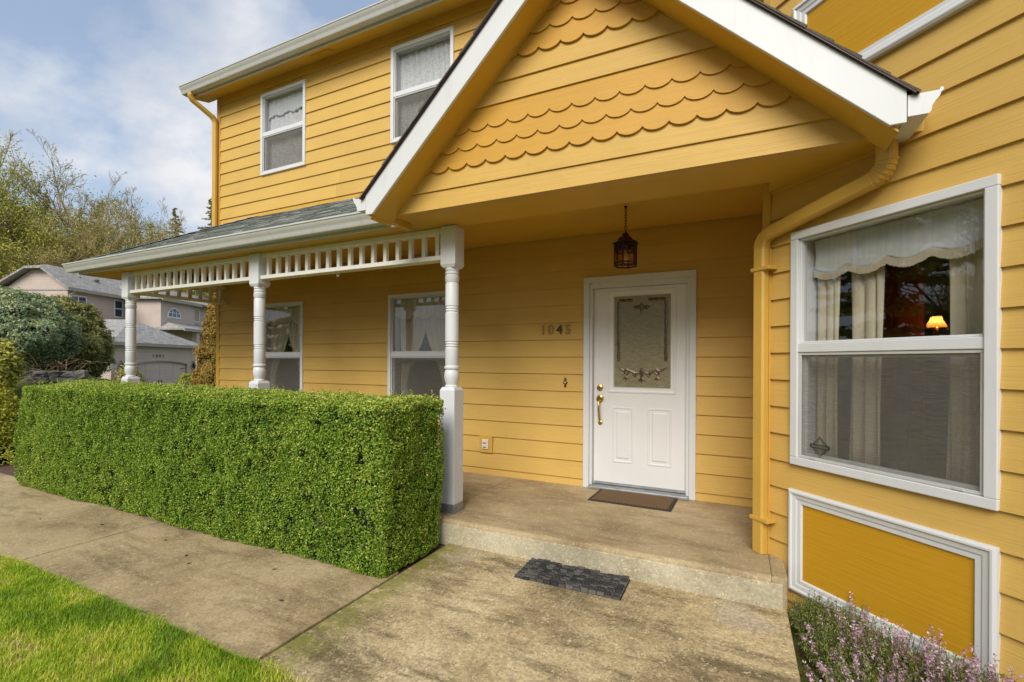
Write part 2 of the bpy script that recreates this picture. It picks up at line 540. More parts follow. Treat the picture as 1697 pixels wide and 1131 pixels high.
def cloth(name, c, trans=0.35, lace=False, opacity=1.0):
    g = G(name)
    g.t.nodes.remove(g.b)
    v = g.coord(scale=(1, 1, 1))
    col = g.ramp(g.noise(g.coord(scale=(60, 60, 4)), 1.0, 3), [(0.3, sc3(c, .88)), (0.7, c)])
    df = g.n('ShaderNodeBsdfDiffuse'); tl = g.n('ShaderNodeBsdfTranslucent')
    g.l(col, df.inputs[0]); g.l(col, tl.inputs[0])
    mi = g.n('ShaderNodeMixShader'); mi.inputs[0].default_value = trans
    g.l(df.outputs[0], mi.inputs[1]); g.l(tl.outputs[0], mi.inputs[2])
    last = mi.outputs[0]
    if lace or opacity < 1:
        tr = g.n('ShaderNodeBsdfTransparent')
        m2 = g.n('ShaderNodeMixShader')
        if lace:
            vo = g.noise(g.coord(scale=(1, 1, 1)), 26, 5, 0.7, 1.2)
            g.l(g.ramp(vo, [(0.42, 0.72), (0.52, 1.0)]), m2.inputs[0])
        else:
            m2.inputs[0].default_value = opacity
        g.l(tr.outputs[0], m2.inputs[1]); g.l(last, m2.inputs[2]); last = m2.outputs[0]
    g.l(last, g.o.inputs[0])
    return g.m
M['lace'] = cloth('lace', (0.86, 0.86, 0.86), 0.25, True)
M['sheer'] = cloth('sheer_curtain', (0.82, 0.74, 0.56), 0.35, False, 0.95)
M['drape'] = cloth('cream_drape', (0.82, 0.75, 0.58), 0.3)
M['shade'] = cloth('roller_shade', (0.84, 0.86, 0.85), 0.35)
M['fringe'] = cloth('fringe', (0.70, 0.62, 0.46), 0.2)
M['room'] = plain('room_paint', (0.30, 0.23, 0.15), 0.8, 0.05, 2)
M['room_red'] = plain('red_room_paint', (0.20, 0.042, 0.024), 0.7, 0.1, 3)
M['wood_dark'] = plain('dark_wood', (0.10, 0.05, 0.025), 0.45, 0.3, 5)
M['sticker'] = plain('sticker_ink', (0.02, 0.02, 0.025), 0.5)

def leafmat(name, stops, rough=0.45, trans=0.25, spec=0.5):
    g = G(name)
    at = g.n('ShaderNodeAttribute'); at.attribute_name = 'rnd'
    col = g.ramp(at.outputs['Fac'], stops)
    g.out(col, rough, None, 0, spec)
    tl = g.n('ShaderNodeBsdfTranslucent'); g.l(col, tl.inputs[0])
    mi = g.n('ShaderNodeMixShader'); mi.inputs[0].default_value = trans
    g.l(g.b.outputs[0], mi.inputs[1]); g.l(tl.outputs[0], mi.inputs[2]); g.l(mi.outputs[0], g.o.inputs[0])
    return g.m
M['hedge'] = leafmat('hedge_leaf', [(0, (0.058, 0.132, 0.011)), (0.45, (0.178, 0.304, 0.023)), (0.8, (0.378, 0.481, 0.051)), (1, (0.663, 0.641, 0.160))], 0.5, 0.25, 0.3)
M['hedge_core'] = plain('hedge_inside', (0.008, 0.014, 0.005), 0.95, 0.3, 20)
M['twig'] = plain('twig_bark', (0.16, 0.10, 0.055), 0.9, 0.3, 30)
M['conifer_blue'] = leafmat('blue_conifer', [(0, (0.072, 0.130, 0.072)), (0.5, (0.221, 0.325, 0.176)), (1, (0.546, 0.520, 0.195))], 0.6, 0.15)
M['conifer_olive'] = leafmat('olive_conifer', [(0, (0.072, 0.111, 0.033)), (0.5, (0.247, 0.260, 0.072)), (1, (0.520, 0.442, 0.117))], 0.6, 0.15)
M['conifer_gold'] = leafmat('gold_conifer', [(0, (0.05, 0.11, 0.008)), (0.45, (0.22, 0.30, 0.018)), (1, (0.52, 0.47, 0.03))], 0.55, 0.2)
M['conifer_orange'] = leafmat('orange_conifer', [(0, (0.08, 0.11, 0.015)), (0.4, (0.26, 0.20, 0.025)), (1, (0.50, 0.25, 0.04))], 0.6, 0.2)
M['fir'] = leafmat('fir_needles', [(0, (0.105, 0.128, 0.042)), (0.6, (0.255, 0.262, 0.083)), (1, (0.465, 0.413, 0.135))], 0.7, 0.2)
M['cedar'] = leafmat('cedar_needles', [(0, (0.176, 0.209, 0.030)), (0.6, (0.446, 0.452, 0.068)), (1, (0.702, 0.621, 0.135))], 0.7, 0.25)
M['mossleaf'] = leafmat('mossy_leaf', [(0, (0.192, 0.204, 0.036)), (0.6, (0.408, 0.372, 0.084)), (1, (0.600, 0.480, 0.180))], 0.7, 0.25)
M['bark'] = plain('mossy_bark', (0.33, 0.27, 0.105), 0.9, 0.35, 1)
M['bark_pale'] = plain('pale_bark', (0.44, 0.345, 0.16), 0.9, 0.3, 1)
M['bark_dark'] = plain('dark_bark', (0.06, 0.045, 0.03), 0.9, 0.3, 8)
M['grass'] = leafmat('grass_blade', [(0, (0.210, 0.357, 0.011)), (0.42, (0.444, 0.592, 0.023)), (0.70, (0.692, 0.667, 0.074)), (1, (0.748, 0.678, 0.321))], 0.5, 0.35)
M['heather_leaf'] = leafmat('heather_leaf', [(0, (0.06, 0.10, 0.02)), (0.6, (0.19, 0.24, 0.045)), (1, (0.36, 0.34, 0.09))], 0.6, 0.2)
M['heather_flower'] = leafmat('heather_flower', [(0, (0.36, 0.15, 0.25)), (0.5, (0.66, 0.40, 0.52)), (1, (0.86, 0.72, 0.74))], 0.6, 0.3)
M['mulch'] = plain('bark_mulch', (0.11, 0.06, 0.035), 0.95, 0.5, 30, 0.5)
M['chip'] = leafmat('mulch_chip', [(0, (0.04, 0.02, 0.012)), (0.6, (0.13, 0.055, 0.03)), (1, (0.26, 0.14, 0.07))], 0.9, 0.0)
M['rock'] = plain('grey_rock', (0.13, 0.12, 0.105), 0.9, 0.35, 4, 0.6)
def soilmat():
    g = G('lawn_soil')
    v = g.coord(kind='World')
    col = g.ramp(g.noise(v, 1.2, 6, 0.6), [(0.35, (0.17, 0.18, 0.03)), (0.55, (0.26, 0.22, 0.06)), (0.75, (0.28, 0.20, 0.10))])
    return g.out(col, 0.95, g.bump(g.noise(v, 40, 4), 0.6, 0.02), 0, 0.1)
M['soil'] = soilmat()
def terrainmat():
    g = G('terrain_ground')
    v = g.coord(kind='World')
    col = g.ramp(g.noise(v, 0.35, 7, 0.65), [(0.35, (0.06, 0.075, 0.018)), (0.55, (0.11, 0.12, 0.03)), (0.75, (0.13, 0.10, 0.05))])
    return g.out(col, 0.95, g.bump(g.noise(v, 6, 5), 0.6, 0.05), 0, 0.1)
M['terrain'] = terrainmat()
M['rubber'] = leafmat('tyre_rubber', [(0, (0.016, 0.016, 0.016)), (0.6, (0.050, 0.047, 0.045)), (1, (0.14, 0.13, 0.115))], 0.75, 0.0, 0.3)
def doormatmat():
    g = G('brown_doormat')
    v = g.coord(scale=(1, 1, 1))
    ck = g.n('ShaderNodeTexChecker', Scale=70.0); g.l(v, ck.inputs['Vector'])
    ck.inputs['Color1'].default_value = (0.075, 0.045, 0.024, 1); ck.inputs['Color2'].default_value = (0.24, 0.155, 0.085, 1)
    fz = g.noise(v, 220, 3, 0.7)
    col = g.mix(1.0, ck.outputs[0], g.ramp(fz, [(0.3, 0.7), (0.7, 1.3)]), 'MULTIPLY')
    return g.out(col, 0.95, g.bump(ck.outputs['Fac'], 0.6, 0.004), 0, 0.1)
M['doormat'] = doormatmat()
M['doormat_edge'] = plain('doormat_rubber', (0.04, 0.026, 0.017), 0.7, 0.2, 30)
def emit(name, c, e, base):
    g = G(name)
    g.out(base, 0.7)
    g.b.inputs['Emission Color'].default_value = (*c, 1)
    g.b.inputs['Emission Strength'].default_value = e
    return g.m
M['lampshade'] = cloth('lit_lamp_shade', (0.75, 0.42, 0.16), 0.75)
M['car'] = plain('dark_car_paint', (0.03, 0.032, 0.036), 0.25, 0.1, 2, 0, 0.3)
M['taillight'] = plain('red_lens', (0.55, 0.02, 0.02), 0.2, 0.05)
M['tyre'] = plain('car_tyre', (0.02, 0.02, 0.02), 0.8)
M['carglass'] = plain('car_glass', (0.02, 0.025, 0.03), 0.05)
def frosted():
    g = G('frosted_door_glass')
    v = g.coord(scale=(1, 1, 3.2))
    nz = g.noise(v, 16, 5, 0.6, 0.6)
    col = g.ramp(nz, [(0.3, (0.19, 0.165, 0.09)), (0.7, (0.30, 0.27, 0.165))])
    return g.out(col, 0.22, g.bump(nz, 0.25, 0.01), 0, 0.8)
M['frosted'] = frosted()
M['bevelglass'] = plain('bevelled_glass', (0.10, 0.055, 0.02), 0.12, 0.5, 40, 0.3, 0.2, 0.9)
M['amber'] = glassmat('amber_seeded_glass', 1.6, (0.85, 0.62, 0.25), 0.15, 0.6)

# ================================================================== SETTING: ground, walks, porch slab
def ground_h(x, y):
    P = np.stack([x, y], -1)
    d0 = np.hypot(x + 2, y + 2)
    h = -0.34 - 0.8 * np.clip((d0 - 11) / 16, 0, 1) ** 1.0
    far = np.clip((d0 - 45) / 40, 0, 1)
    h = h + far * 1.5
    m1 = np.exp(-(((x + 15.6) / 2.6) ** 2 + ((y - 1.0) / 2.4) ** 2))
    m2 = np.exp(-(((x + 17.3) / 2.8) ** 2 + ((y - 2.6) / 2.0) ** 2))
    return h + np.maximum(m1 * 1.55, m2 * 1.35)
ax = np.concatenate([-np.geomspace(2500, 40, 14), np.linspace(-38, 12, 84), np.geomspace(14, 2500, 14)])
ay = np.concatenate([-np.geomspace(2500, 22, 14), np.linspace(-20, 30, 84), np.geomspace(32, 2500, 14)])
GX, GY = np.meshgrid(ax, ay, indexing='ij')
GZ = ground_h(GX, GY)
V = np.stack([GX, GY, GZ], -1)
Q = np.stack([V[:-1, :-1], V[1:, :-1], V[1:, 1:], V[:-1, 1:]], 2).reshape(-1, 4, 3)
g0 = MB()
nx, ny = len(ax), len(ay)
g0.v = [tuple(p) for p in V.reshape(-1, 3)]
g0.f = [(i * ny + j, (i + 1) * ny + j, (i + 1) * ny + j + 1, i * ny + j + 1) for i in range(nx - 1) for j in range(ny - 1)]
tag(g0.build('ground', M['terrain'], smooth=True), 'rough ground spreading out around the houses', kind='structure')

ZW = -0.19
WALK = empty('walkway', (0, 0, 0)); tag(WALK, 'tan concrete garden path running past the hedge', kind='structure')
xs = [-1.487, -4.12, -6.93, -9.7, -12.6]
for i in range(4):
    x1, x0 = xs[i], xs[i + 1]
    MB().box(x0 + 0.009, x1 - 0.009, -3.21, -2.10, ZW - 0.1, ZW).build('path_slab', M['walk'], WALK, bev=0.008)
ENT = MB().prism_z([(-1.475, -1.40), (-1.475, -3.21), (-0.96, -3.21), (-0.96, -6.2), (0.925, -6.2), (0.925, -1.40)], ZW - 0.1, ZW + 0.001).build('entry_slab', M['entry'], bev=0.01)
tag(ENT, 'stained concrete landing slab below the porch step', kind='structure')
tag(MB().box(-12.6, 0.9, -3.19, -2.11, ZW - 0.14, ZW - 0.02).build('path_bed', M['joint']), 'dark joint soil under the path slabs', kind='structure')
# porch slab with a step face, a saw joint and a rounded nosing
PS = MB()
prof = [(-1.50, ZW - 0.1), (-1.505, -0.03)] + [(-1.505 + 0.03 * (1 - math.cos(a)), -0.03 + 0.03 * math.sin(a)) for a in (0.4, 0.8, 1.2, PI / 2)] + [(0.0, 0.0), (0.0, ZW - 0.1)]
def porch_piece(x0, x1, name, mat, bev=0.0):
    return MB().prism_x([(y, z) for y, z in prof][::-1], x0, x1).build(name, mat, PORCH, bev)
PORCH = empty('porch_floor'); tag(PORCH, 'concrete porch floor with a rounded front step', kind='structure')
porch_piece(-7.2, -1.628, 'floor_slab', M['porch'])
porch_piece(-1.622, 0.84, 'floor_slab', M['porch'])
pe = MB()
pe.prism_z([(0.84, -1.09), (0.84, -1.503), (0.905, -1.503), (0.925, -1.49), (0.93, -1.46), (0.925, -1.17)], ZW - 0.1, 0.0)
pe.build('floor_slab', M['porch'], PORCH, bev=0.012)
# lighter step face: a thin layer on the riser, paler than the porch floor
MB().box(-1.62, 0.90, -1.512, -1.50, ZW - 0.02, -0.035).build('step_face', M['stepface'], PORCH, bev=0.003)

# lawn
LAWN = MB().add([(-14, -9, -0.205), (-0.98, -9, -0.205), (-0.98, -3.2, -0.205), (-14, -3.2, -0.205)], [(0, 1, 2, 3)]).build('lawn', M['soil'])
tag(LAWN, 'soil of the front lawn under the grass', kind='structure')
def blades(n, x0, x1, y0, y1, h, wdt):
    x = rng.uniform(x0, x1, n); y = rng.uniform(y0, y1, n)
    edge = vnoise(np.stack([x, x * 0, x * 0], 1), 5) * 0.03 + vnoise(np.stack([x, x * 0 + 3, x * 0], 1), 1.6) * 0.025
    y = np.minimum(y, -3.212 + edge * .6)
    P = np.stack([x, y, np.full(n, -0.207)], 1)
    patch = vnoise(P, 1.7) * .6 + vnoise(P, 4.3) * .4 + vnoise(P, 11.) * .25
    thin = patch > 0.15
    keep = ~(thin & (rng.random(n) < 0.65))
    P, patch = P[keep], patch[keep]; n = len(P)
    a = rng.uniform(0, 2 * PI, n); hh = h * rng.uniform(0.45, 1.2, n) * (1 - 0.35 * np.clip(patch, 0, 1))
    lean = rng.uniform(0.15, 1.1, n) * hh
    d = np.stack([np.cos(a), np.sin(a), 0 * a], 1)
    side = np.stack([-np.sin(a), np.cos(a), 0 * a], 1) * (wdt * rng.uniform(.6, 1.3, n))[:, None] * .5
    up = np.array([0, 0, 1.0])
    m1 = P + d * (lean * .3)[:, None] + up * (hh * .6)[:, None]
    tp = P + d * lean[:, None] + up * hh[:, None]
    q1 = np.stack([P - side, P + side, m1 + side * .8, m1 - side * .8], 1)
    q2 = np.stack([m1 - side * .8, m1 + side * .8, tp + side * .1, tp - side * .1], 1)
    r = np.clip(0.50 + patch * 1.15 + rng.normal(0, .18, n), 0, 1)
    return np.concatenate([q1, q2]), np.concatenate([r, r])
A1, r1 = blades(110000, -4.9, -0.98, -4.4, -3.17, 0.032, 0.0034)
A2, r2 = blades(70000, -9, -0.98, -7, -3.17, 0.034, 0.006)
tag(poly_mesh('grass', np.concatenate([A1, A2]), 4, M['grass'], rnd=np.concatenate([r1, r2])), 'short patchy green grass beside the path', kind='stuff')

# planting bed under the bay
BED = MB().prism_z([(0.93, -1.16), (0.93, -6), (6, -6), (6, -2.1), (1.85, -2.09)], -0.42, -0.36).build('planting_bed', M['mulch'])
tag(BED, 'dark bark mulch bed along the bay wall', kind='structure')
n = 2600
P = np.stack([rng.uniform(0.94, 2.2, n), rng.uniform(-2.6, -1.15, n), rng.uniform(-0.36, -0.33, n)], 1)
tag(poly_mesh('mulch_chips', leaves(P, np.tile([0, 0, 1.], (n, 1)), 0.05, 0.012, 0.6), 4, M['chip'], rnd=rng.random(n)), 'reddish bark chips scattered over the bed', kind='stuff')
n = 1400
P = np.stack([rng.uniform(-7.2, -1.52, n), rng.uniform(-2.32, -1.55, n), rng.uniform(-0.215, -0.195, n)], 1)
tag(MB().box(-12.6, -1.482, -2.095, -1.51, -0.4, -0.212).build('hedge_bed', M['mulch']), 'dark soil strip the hedge grows in', kind='structure')

# ================================================================== THE HOUSE
HOUSE = empty('house')
tag(HOUSE, 'two-storey yellow lap-sided house with gabled front porch and angled bay', 'house')
BAY_O = (0.8388, -1.0758, 0)
BAY_R = R(-45)
GAB_Y = -1.745

def wall_cells(x0, x1, z0, z1, y0, y1, openings):
    mb = MB()
    X = sorted({x0, x1, *[o[0] for o in openings], *[o[1] for o in openings]})
    Z = sorted({z0, z1, *[o[2] for o in openings], *[o[3] for o in openings]})
    for i in range(len(X) - 1):
        for j in range(len(Z) - 1):
            cx, cz = (X[i] + X[i + 1]) / 2, (Z[j] + Z[j + 1]) / 2
            if any(o[0] < cx < o[1] and o[2] < cz < o[3] for o in openings): continue
            mb.box(X[i], X[i + 1], y0, y1, Z[j], Z[j + 1])
    return mb

def lap(parent, mat, x0, x1, z0, z1, openings, e, zoff, tb=0.018, tt=0.002, maxlen=3.9):
    k = math.floor((z0 - zoff) / e)
    while zoff + k * e < z1 - 1e-4:
        c0 = zoff + k * e
        lo, hi = max(c0, z0), min(c0 + e, z1)
        k += 1
        if hi - lo < 0.01: continue
        cuts = sorted({lo, hi, *[v for o in openings for v in (o[2], o[3]) if lo + 0.004 < v < hi - 0.004 and o[1] > x0 and o[0] < x1]})
        for a, b in zip(cuts[:-1], cuts[1:]):
            segs = [(x0, x1)]
            for o in openings:
                if o[2] < (a + b) / 2 < o[3]:
                    ns = []
                    for s0, s1 in segs:
                        if o[1] <= s0 or o[0] >= s1: ns.append((s0, s1)); continue
                        if o[0] > s0: ns.append((s0, o[0]))
                        if o[1] < s1: ns.append((o[1], s1))
                    segs = ns
            fin = []
            for s0, s1 in segs:
                if s1 - s0 > maxlen:
                    q = s0 + (s1 - s0) * random.uniform(0.3, 0.7)
                    fin += [(s0, q - 0.0008), (q + 0.0008, s1)]
                else: fin.append((s0, s1))
            for s0, s1 in fin:
                if s1 - s0 < 0.008: continue
                ya = -(tb + (tt - tb) * (a - c0) / e); yb = -(tb + (tt - tb) * (b - c0) / e)
                MB().add([(s0, ya, a), (s1, ya, a), (s1, 0, a), (s0, 0, a), (s0, yb, b), (s1, yb, b), (s1, 0, b), (s0, 0, b)],
                         [(3, 2, 1, 0), (4, 5, 6, 7), (0, 1, 5, 4), (1, 2, 6, 5), (2, 3, 7, 6), (3, 0, 4, 7)]).build('siding_board', mat, parent)

# window openings (outer frame rectangles)
W1 = (-5.852, -4.912, 0.62, 2.137)
W2 = (-3.377, -2.437, 0.62, 2.137)
U1 = (-5.822, -4.883, 4.063, 5.275)
U2 = (-3.350, -2.410, 4.063, 5.275)
DOOR = (-0.797, 0.295, -0.02, 2.166)
BW = (0.195, 1.225, 0.645, 2.13)
BP = (0.186, 1.226, -0.165, 0.485)
BU = (0.20, 1.226, 2.955, 3.57)
def shrink(o, k): return (o[0] + k, o[1] - k, o[2] + k, o[3] - k)

FW = wall_cells(-6.86, 0.8388, -0.30, 5.50, 0.0005, 0.12, [shrink(W1, .03), shrink(W2, .03), shrink(U1, .03), shrink(U2, .03), (DOOR[0] + .05, DOOR[1] - .05, -0.31, DOOR[3] - .05)]).build('front_wall', M['siding'], HOUSE)
lap(FW, M['siding'], -6.80, 0.836, 0.0, 2.62, [W1, W2, DOOR, (-2.027, -1.86, 0.26, 0.445)], 0.1815, 0.078 - 0.1815)
lap(FW, M['siding'], -6.80, 0.836, 3.30, 5.342, [U1, U2], 0.1815, 0.078 - 0.1815 * 3)
box('corner_board', M['trim_yellow'], HOUSE, -6.875, -6.80, -0.022, 0.10, -0.2, 5.46)
box('frieze_board', M['trim_yellow'], HOUSE, -6.80, 0.836, -0.024, 0.0, 5.343, 5.474)
box('side_wall', M['siding'], HOUSE, -6.87, -6.76, 0.101, 8.0, -0.3, 5.5)
box('back_wall', M['siding'], HOUSE, -6.87, 6.0, 8.0, 8.12, -0.3, 5.5)
box('side_wall', M['siding'], HOUSE, 5.9, 6.0, -2.07, 8.0, -0.5, 5.5)
# return wall between the porch back wall and the bay
RW = MB().box(0.842, 0.94, -1.05, -0.001, -0.3, 5.5).build('return_wall', M['siding'], HOUSE)
for k in range(-1, 30):
    z0 = 0.078 + 0.1815 * k
    z1 = z0 + 0.1815
    if z0 < 0: z0 = 0
    MB().add([(0.842 - .016, -1.04, z0), (0.842 - .016, -0.02, z0), (0.842, -0.02, z0), (0.842, -1.04, z0), (0.842 - .004, -1.04, z1), (0.842 - .004, -0.02, z1), (0.842, -0.02, z1), (0.842, -1.04, z1)],
             [(0, 1, 2, 3), (7, 6, 5, 4), (4, 5, 1, 0), (5, 6, 2, 1), (6, 7, 3, 2), (7, 4, 0, 3)]).build('siding_board', M['siding'], RW)

# bay wall at forty-five degrees
BAYW = wall_cells(0.0, 1.42, -0.45, 5.5, 0.0005, 0.12, [shrink(BW, .03)]).build('bay_wall', M['siding'], HOUSE, loc=BAY_O, rz=BAY_R)
lap(BAYW, M['siding'], 0.03, 1.418, -0.40, 5.45, [BW, BP, BU], 0.1785, 0.112 - 0.1785 * 4)
box('corner_board', M['trim_yellow'], BAYW, -0.032, 0.029, -0.024, 0.05, -0.40, 5.46)
box('corner_board', M['trim_yellow'], BAYW, 1.419, 1.46, -0.02, 0.06, -0.40, 5.46)
BF = MB().box(1.86, 6.0, -2.085, -1.96, -0.45, 5.5).build('bay_front_wall', M['siding'], HOUSE)
lap(BF, M['siding'], 1.9, 5.95, -0.40, 5.45, [], 0.1785, 0.112 - 0.1785 * 4)
for o in BF.children: o.location = (0, -2.0855, 0)

# decorative framed panels of the bay
def framed_panel(o, wd):
    x0, x1, z0, z1 = o
    pn = MB().box(x0 + wd - .01, x1 - wd + .01, -0.012, 0.0, z0 + wd - .01, z1 - wd + .01).build('decor_panel', M['panel'], HOUSE, loc=BAY_O, rz=BAY_R)
    steps = [(0, -0.034), (0.013, -0.042), (0.022, -0.042), (0.030, -0.033), (0.052, -0.030), (0.060, -0.025), (wd - .006, -0.024), (wd, -0.016)]
    mb = MB()
    rings = []
    for d, y in [(0, 0.0)] + steps + [(wd, 0.0)]:
        rings.append([(x0 + d, y, z0 + d), (x1 - d, y, z0 + d), (x1 - d, y, z1 - d), (x0 + d, y, z1 - d)])
    for r_ in rings: mb.v += r_
    for i in range(len(rings) - 1):
        for k in range(4):
            k2 = (k + 1) % 4
            mb.f.append((i * 4 + k, i * 4 + k2, (i + 1) * 4 + k2, (i + 1) * 4 + k))
    mb.build('moulding', M['white'], pn)
framed_panel(BP, 0.088)
framed_panel(BU, 0.088)

# ---- windows
def frame_ring(mb, x0, x1, z0, z1, wd, y0, y1):
    mb.box(x0, x1, y0, y1, z1 - wd, z1)
    mb.box(x0, x1, y0, y1, z0, z0 + wd)
    mb.box(x0, x0 + wd, y0, y1, z0 + wd, z1 - wd)
    mb.box(x1 - wd, x1, y0, y1, z0 + wd, z1 - wd)
    return mb
def window(o, zm, loc=(0, 0, 0), rz=0, wd=0.045, screen=True):
    x0, x1, z0, z1 = o
    f = frame_ring(MB(), x0, x1, z0, z1, wd, -0.034, 0.05)
    win = f.build('window', M['vinyl'], HOUSE, bev=0.004, loc=loc, rz=rz)
    rw = 0.028
    MB().box(x0 + wd, x1 - wd, -0.026, 0.045, zm - rw, zm + rw).build('meeting_rail', M['vinyl'], win, bev=0.004)
    frame_ring(MB(), x0 + wd + .001, x1 - wd - .001, zm + rw + .001, z1 - wd - .001, 0.012, -0.012, 0.03).build('upper_sash', M['vinyl'], win, bev=0.002)
    frame_ring(MB(), x0 + wd + .001, x1 - wd - .001, z0 + wd + .001, zm - rw - .001, 0.032, 0.004, 0.036).build('lower_sash', M['vinyl'], win, bev=0.003)
    box('pane', M['glass'], win, x0 + wd + .012, x1 - wd - .012, 0.010, 0.014, zm + rw + .012, z1 - wd - .012, 0)
    box('pane', M['glass'], win, x0 + wd + .032, x1 - wd - .032, 0.020, 0.024, z0 + wd + .032, zm - rw - .032, 0)
    if screen:
        s = frame_ring(MB(), x0 + wd + .002, x1 - wd - .002, z0 + wd + .002, zm - rw - .002, 0.016, -0.020, -0.008).build('screen_frame', M['gutter'], win, bev=0.002)
        box('insect_screen', M['screen'], win, x0 + wd + .018, x1 - wd - .018, -0.013, -0.012, z0 + wd + .018, zm - rw - .018, 0)
    # casing inside the wall
    frame_ring(MB(), x0 + .03, x1 - .03, z0 + .03, z1 - .03, 0.02, 0.051, 0.16).build('jamb', M['vinyl'], win)
    return win
window(W1, 1.378)
window(W2, 1.378)
window(U1, 4.665)
window(U2, 4.665)
BWIN = window(BW, 1.388, BAY_O, BAY_R, 0.050)
# the alarm sticker on the bay screen: a diamond crossed by a bar
st = MB()
cx, cz = 0.393, 0.785
for rr0, rr1 in ((0.060, 0.0535), (0.046, 0.0435)):
    pts = [(0, 1), (1, 0), (0, -1), (-1, 0)]
    for i in range(4):
        a, b = pts[i], pts[(i + 1) % 4]
        st.add([(cx + a[0] * rr0, -0.0225, cz + a[1] * rr0), (cx + b[0] * rr0, -0.0225, cz + b[1] * rr0), (cx + b[0] * rr1, -0.0225, cz + b[1] * rr1), (cx + a[0] * rr1, -0.0225, cz + a[1] * rr1)], [(0, 1, 2, 3)])
frame_ring(st, cx - 0.062, cx + 0.062, cz - 0.012, cz + 0.012, 0.005, -0.024, -0.0215)
st.build('alarm_sticker', M['sticker'], BWIN)
# dead latch blocks on the screen frame
for xx in (0.33, 1.06): box('latch', M['gutter'], BWIN, xx, xx + .04, -0.027, -0.0205, 0.70, 0.712, 0.001)

# ---- front door
dx0, dx1, dz1 = -0.708, 0.206, 2.052
tr = MB()
tw = 0.062
def casing(x0, x1, z0, z1):
    mb = MB()
    for (a, b, c, d) in ((x0, x0 + tw, z0, z1 - tw), (x1 - tw, x1, z0, z1 - tw), (x0, x1, z1 - tw, z1)):
        mb.box(a, b, -0.036, 0.02, c, d)
    return mb
casing(DOOR[0], DOOR[1], 0.0, DOOR[3]).build('door_casing', M['white'], HOUSE, bev=0.006)
jb = MB().box(DOOR[0] + tw, dx0, -0.012, 0.11, 0.03, dz1 + .05).box(dx1, DOOR[1] - tw, -0.012, 0.11, 0.03, dz1 + .05).box(dx0, dx1, -0.012, 0.11, dz1, dz1 + .052)
jb.build('door_jamb', M['white'], HOUSE, bev=0.003)
box('threshold', M['steel'], HOUSE, DOOR[0] + tw, DOOR[1] - tw, -0.07, 0.11, 0.001, 0.03, 0.006)
GL = (-0.505, 0.060, 1.03, 1.972)   # glazed opening
P1 = (-0.512, -0.300, 0.270, 0.838)
P2 = (-0.160, 0.070, 0.270, 0.838)
DY = 0.05
dr = wall_cells(dx0 + .003, dx1 - .003, 0.034, dz1 - .003, DY, DY + 0.045, [GL]).build('door', M['door'], HOUSE)
for (a, b, c, d) in (P1, P2):
    mb = MB(); rings = []
    for off, y in ((0, 0.0), (0.004, -0.006), (0.016, -0.006), (0.026, 0.004), (0.036, 0.004), (0.054, -0.007)):
        rings.append([(a + off, DY + y, c + off), (b - off, DY + y, c + off), (b - off, DY + y, d - off), (a + off, DY + y, d - off)])
    for r_ in rings: mb.v += r_
    for i in range(len(rings) - 1):
        for k in range(4): mb.f.append((i * 4 + k, i * 4 + (k + 1) % 4, (i + 1) * 4 + (k + 1) % 4, (i + 1) * 4 + k))
    mb.f.append(tuple(range(20, 24)))
    mb.build('raised_panel', M['door'], dr)
gt = MB(); rings = []
ga, gb, gc, gd = GL[0] - .05, GL[1] + .05, GL[2] - .05, GL[3] + .05
for off, y in ((0, 0.0), (0.004, -0.008), (0.018, -0.009), (0.03, -0.004), (0.052, -0.003), (0.06, 0.02)):
    rings.append([(ga + off, DY + y, gc + off), (gb - off, DY + y, gc + off), (gb - off, DY + y, gd - off), (ga + off, DY + y, gd - off)])
for r_ in rings: gt.v += r_
for i in range(len(rings) - 1):
    for k in range(4): gt.f.append((i * 4 + k, i * 4 + (k + 1) % 4, (i + 1) * 4 + (k + 1) % 4, (i + 1) * 4 + k))
gt.build('glass_moulding', M['door'], dr)
box('door_glass', M['frosted'], dr, GL[0] + .005, GL[1] - .005, DY + 0.016, DY + 0.026, GL[2] + .005, GL[3] - .005, 0)
gy = DY + 0.0155
GWd, GHt = GL[1] - GL[0], GL[3] - GL[2]
def gp(u, v): return (GL[0] + u * GWd, gy, GL[2] + v * GHt)
def strip(mb, pts, wv):
    P = [Vector(gp(*q)) for q in pts]
    for i, p in enumerate(P):
        t = (P[min(i + 1, len(P) - 1)] - P[max(i - 1, 0)]).normalized()
        nn = Vector((-t.z, 0, t.x))
        ww = wv[i] if isinstance(wv, (list, tuple)) else wv
        mb.v += [tuple(p + nn * ww), tuple(p + Vector((0, -0.004, 0))), tuple(p - nn * ww)]
    b = len(mb.v) - 3 * len(P)
    for i in range(len(P) - 1):
        for k in (0, 1):
            mb.f.append((b + i * 3 + k, b + i * 3 + k + 1, b + (i + 1) * 3 + k + 1, b + (i + 1) * 3 + k))
def bevels(pts):
    mb = MB()
    for a, b in zip(pts[:-1], pts[1:]): strip(mb, [a, ((a[0] + b[0]) / 2, (a[1] + b[1]) / 2), b], [0.013, 0.018, 0.013])
    mb.build('bevelled_strip', M['bevelglass'], dr)
bevels([(0.09, 0.29), (0.09, 0.42), (0.09, 0.55), (0.09, 0.64), (0.09, 0.74), (0.09, 0.94)])
bevels([(0.91, 0.29), (0.91, 0.45), (0.91, 0.56), (0.91, 0.64), (0.91, 0.76), (0.91, 0.86), (0.91, 0.935)])
bevels([(0.91, 0.945), (0.80, 0.945), (0.70, 0.945), (0.61, 0.945)])
bevels([(0.10, 0.945), (0.22, 0.945), (0.34, 0.945)])
orn = MB()
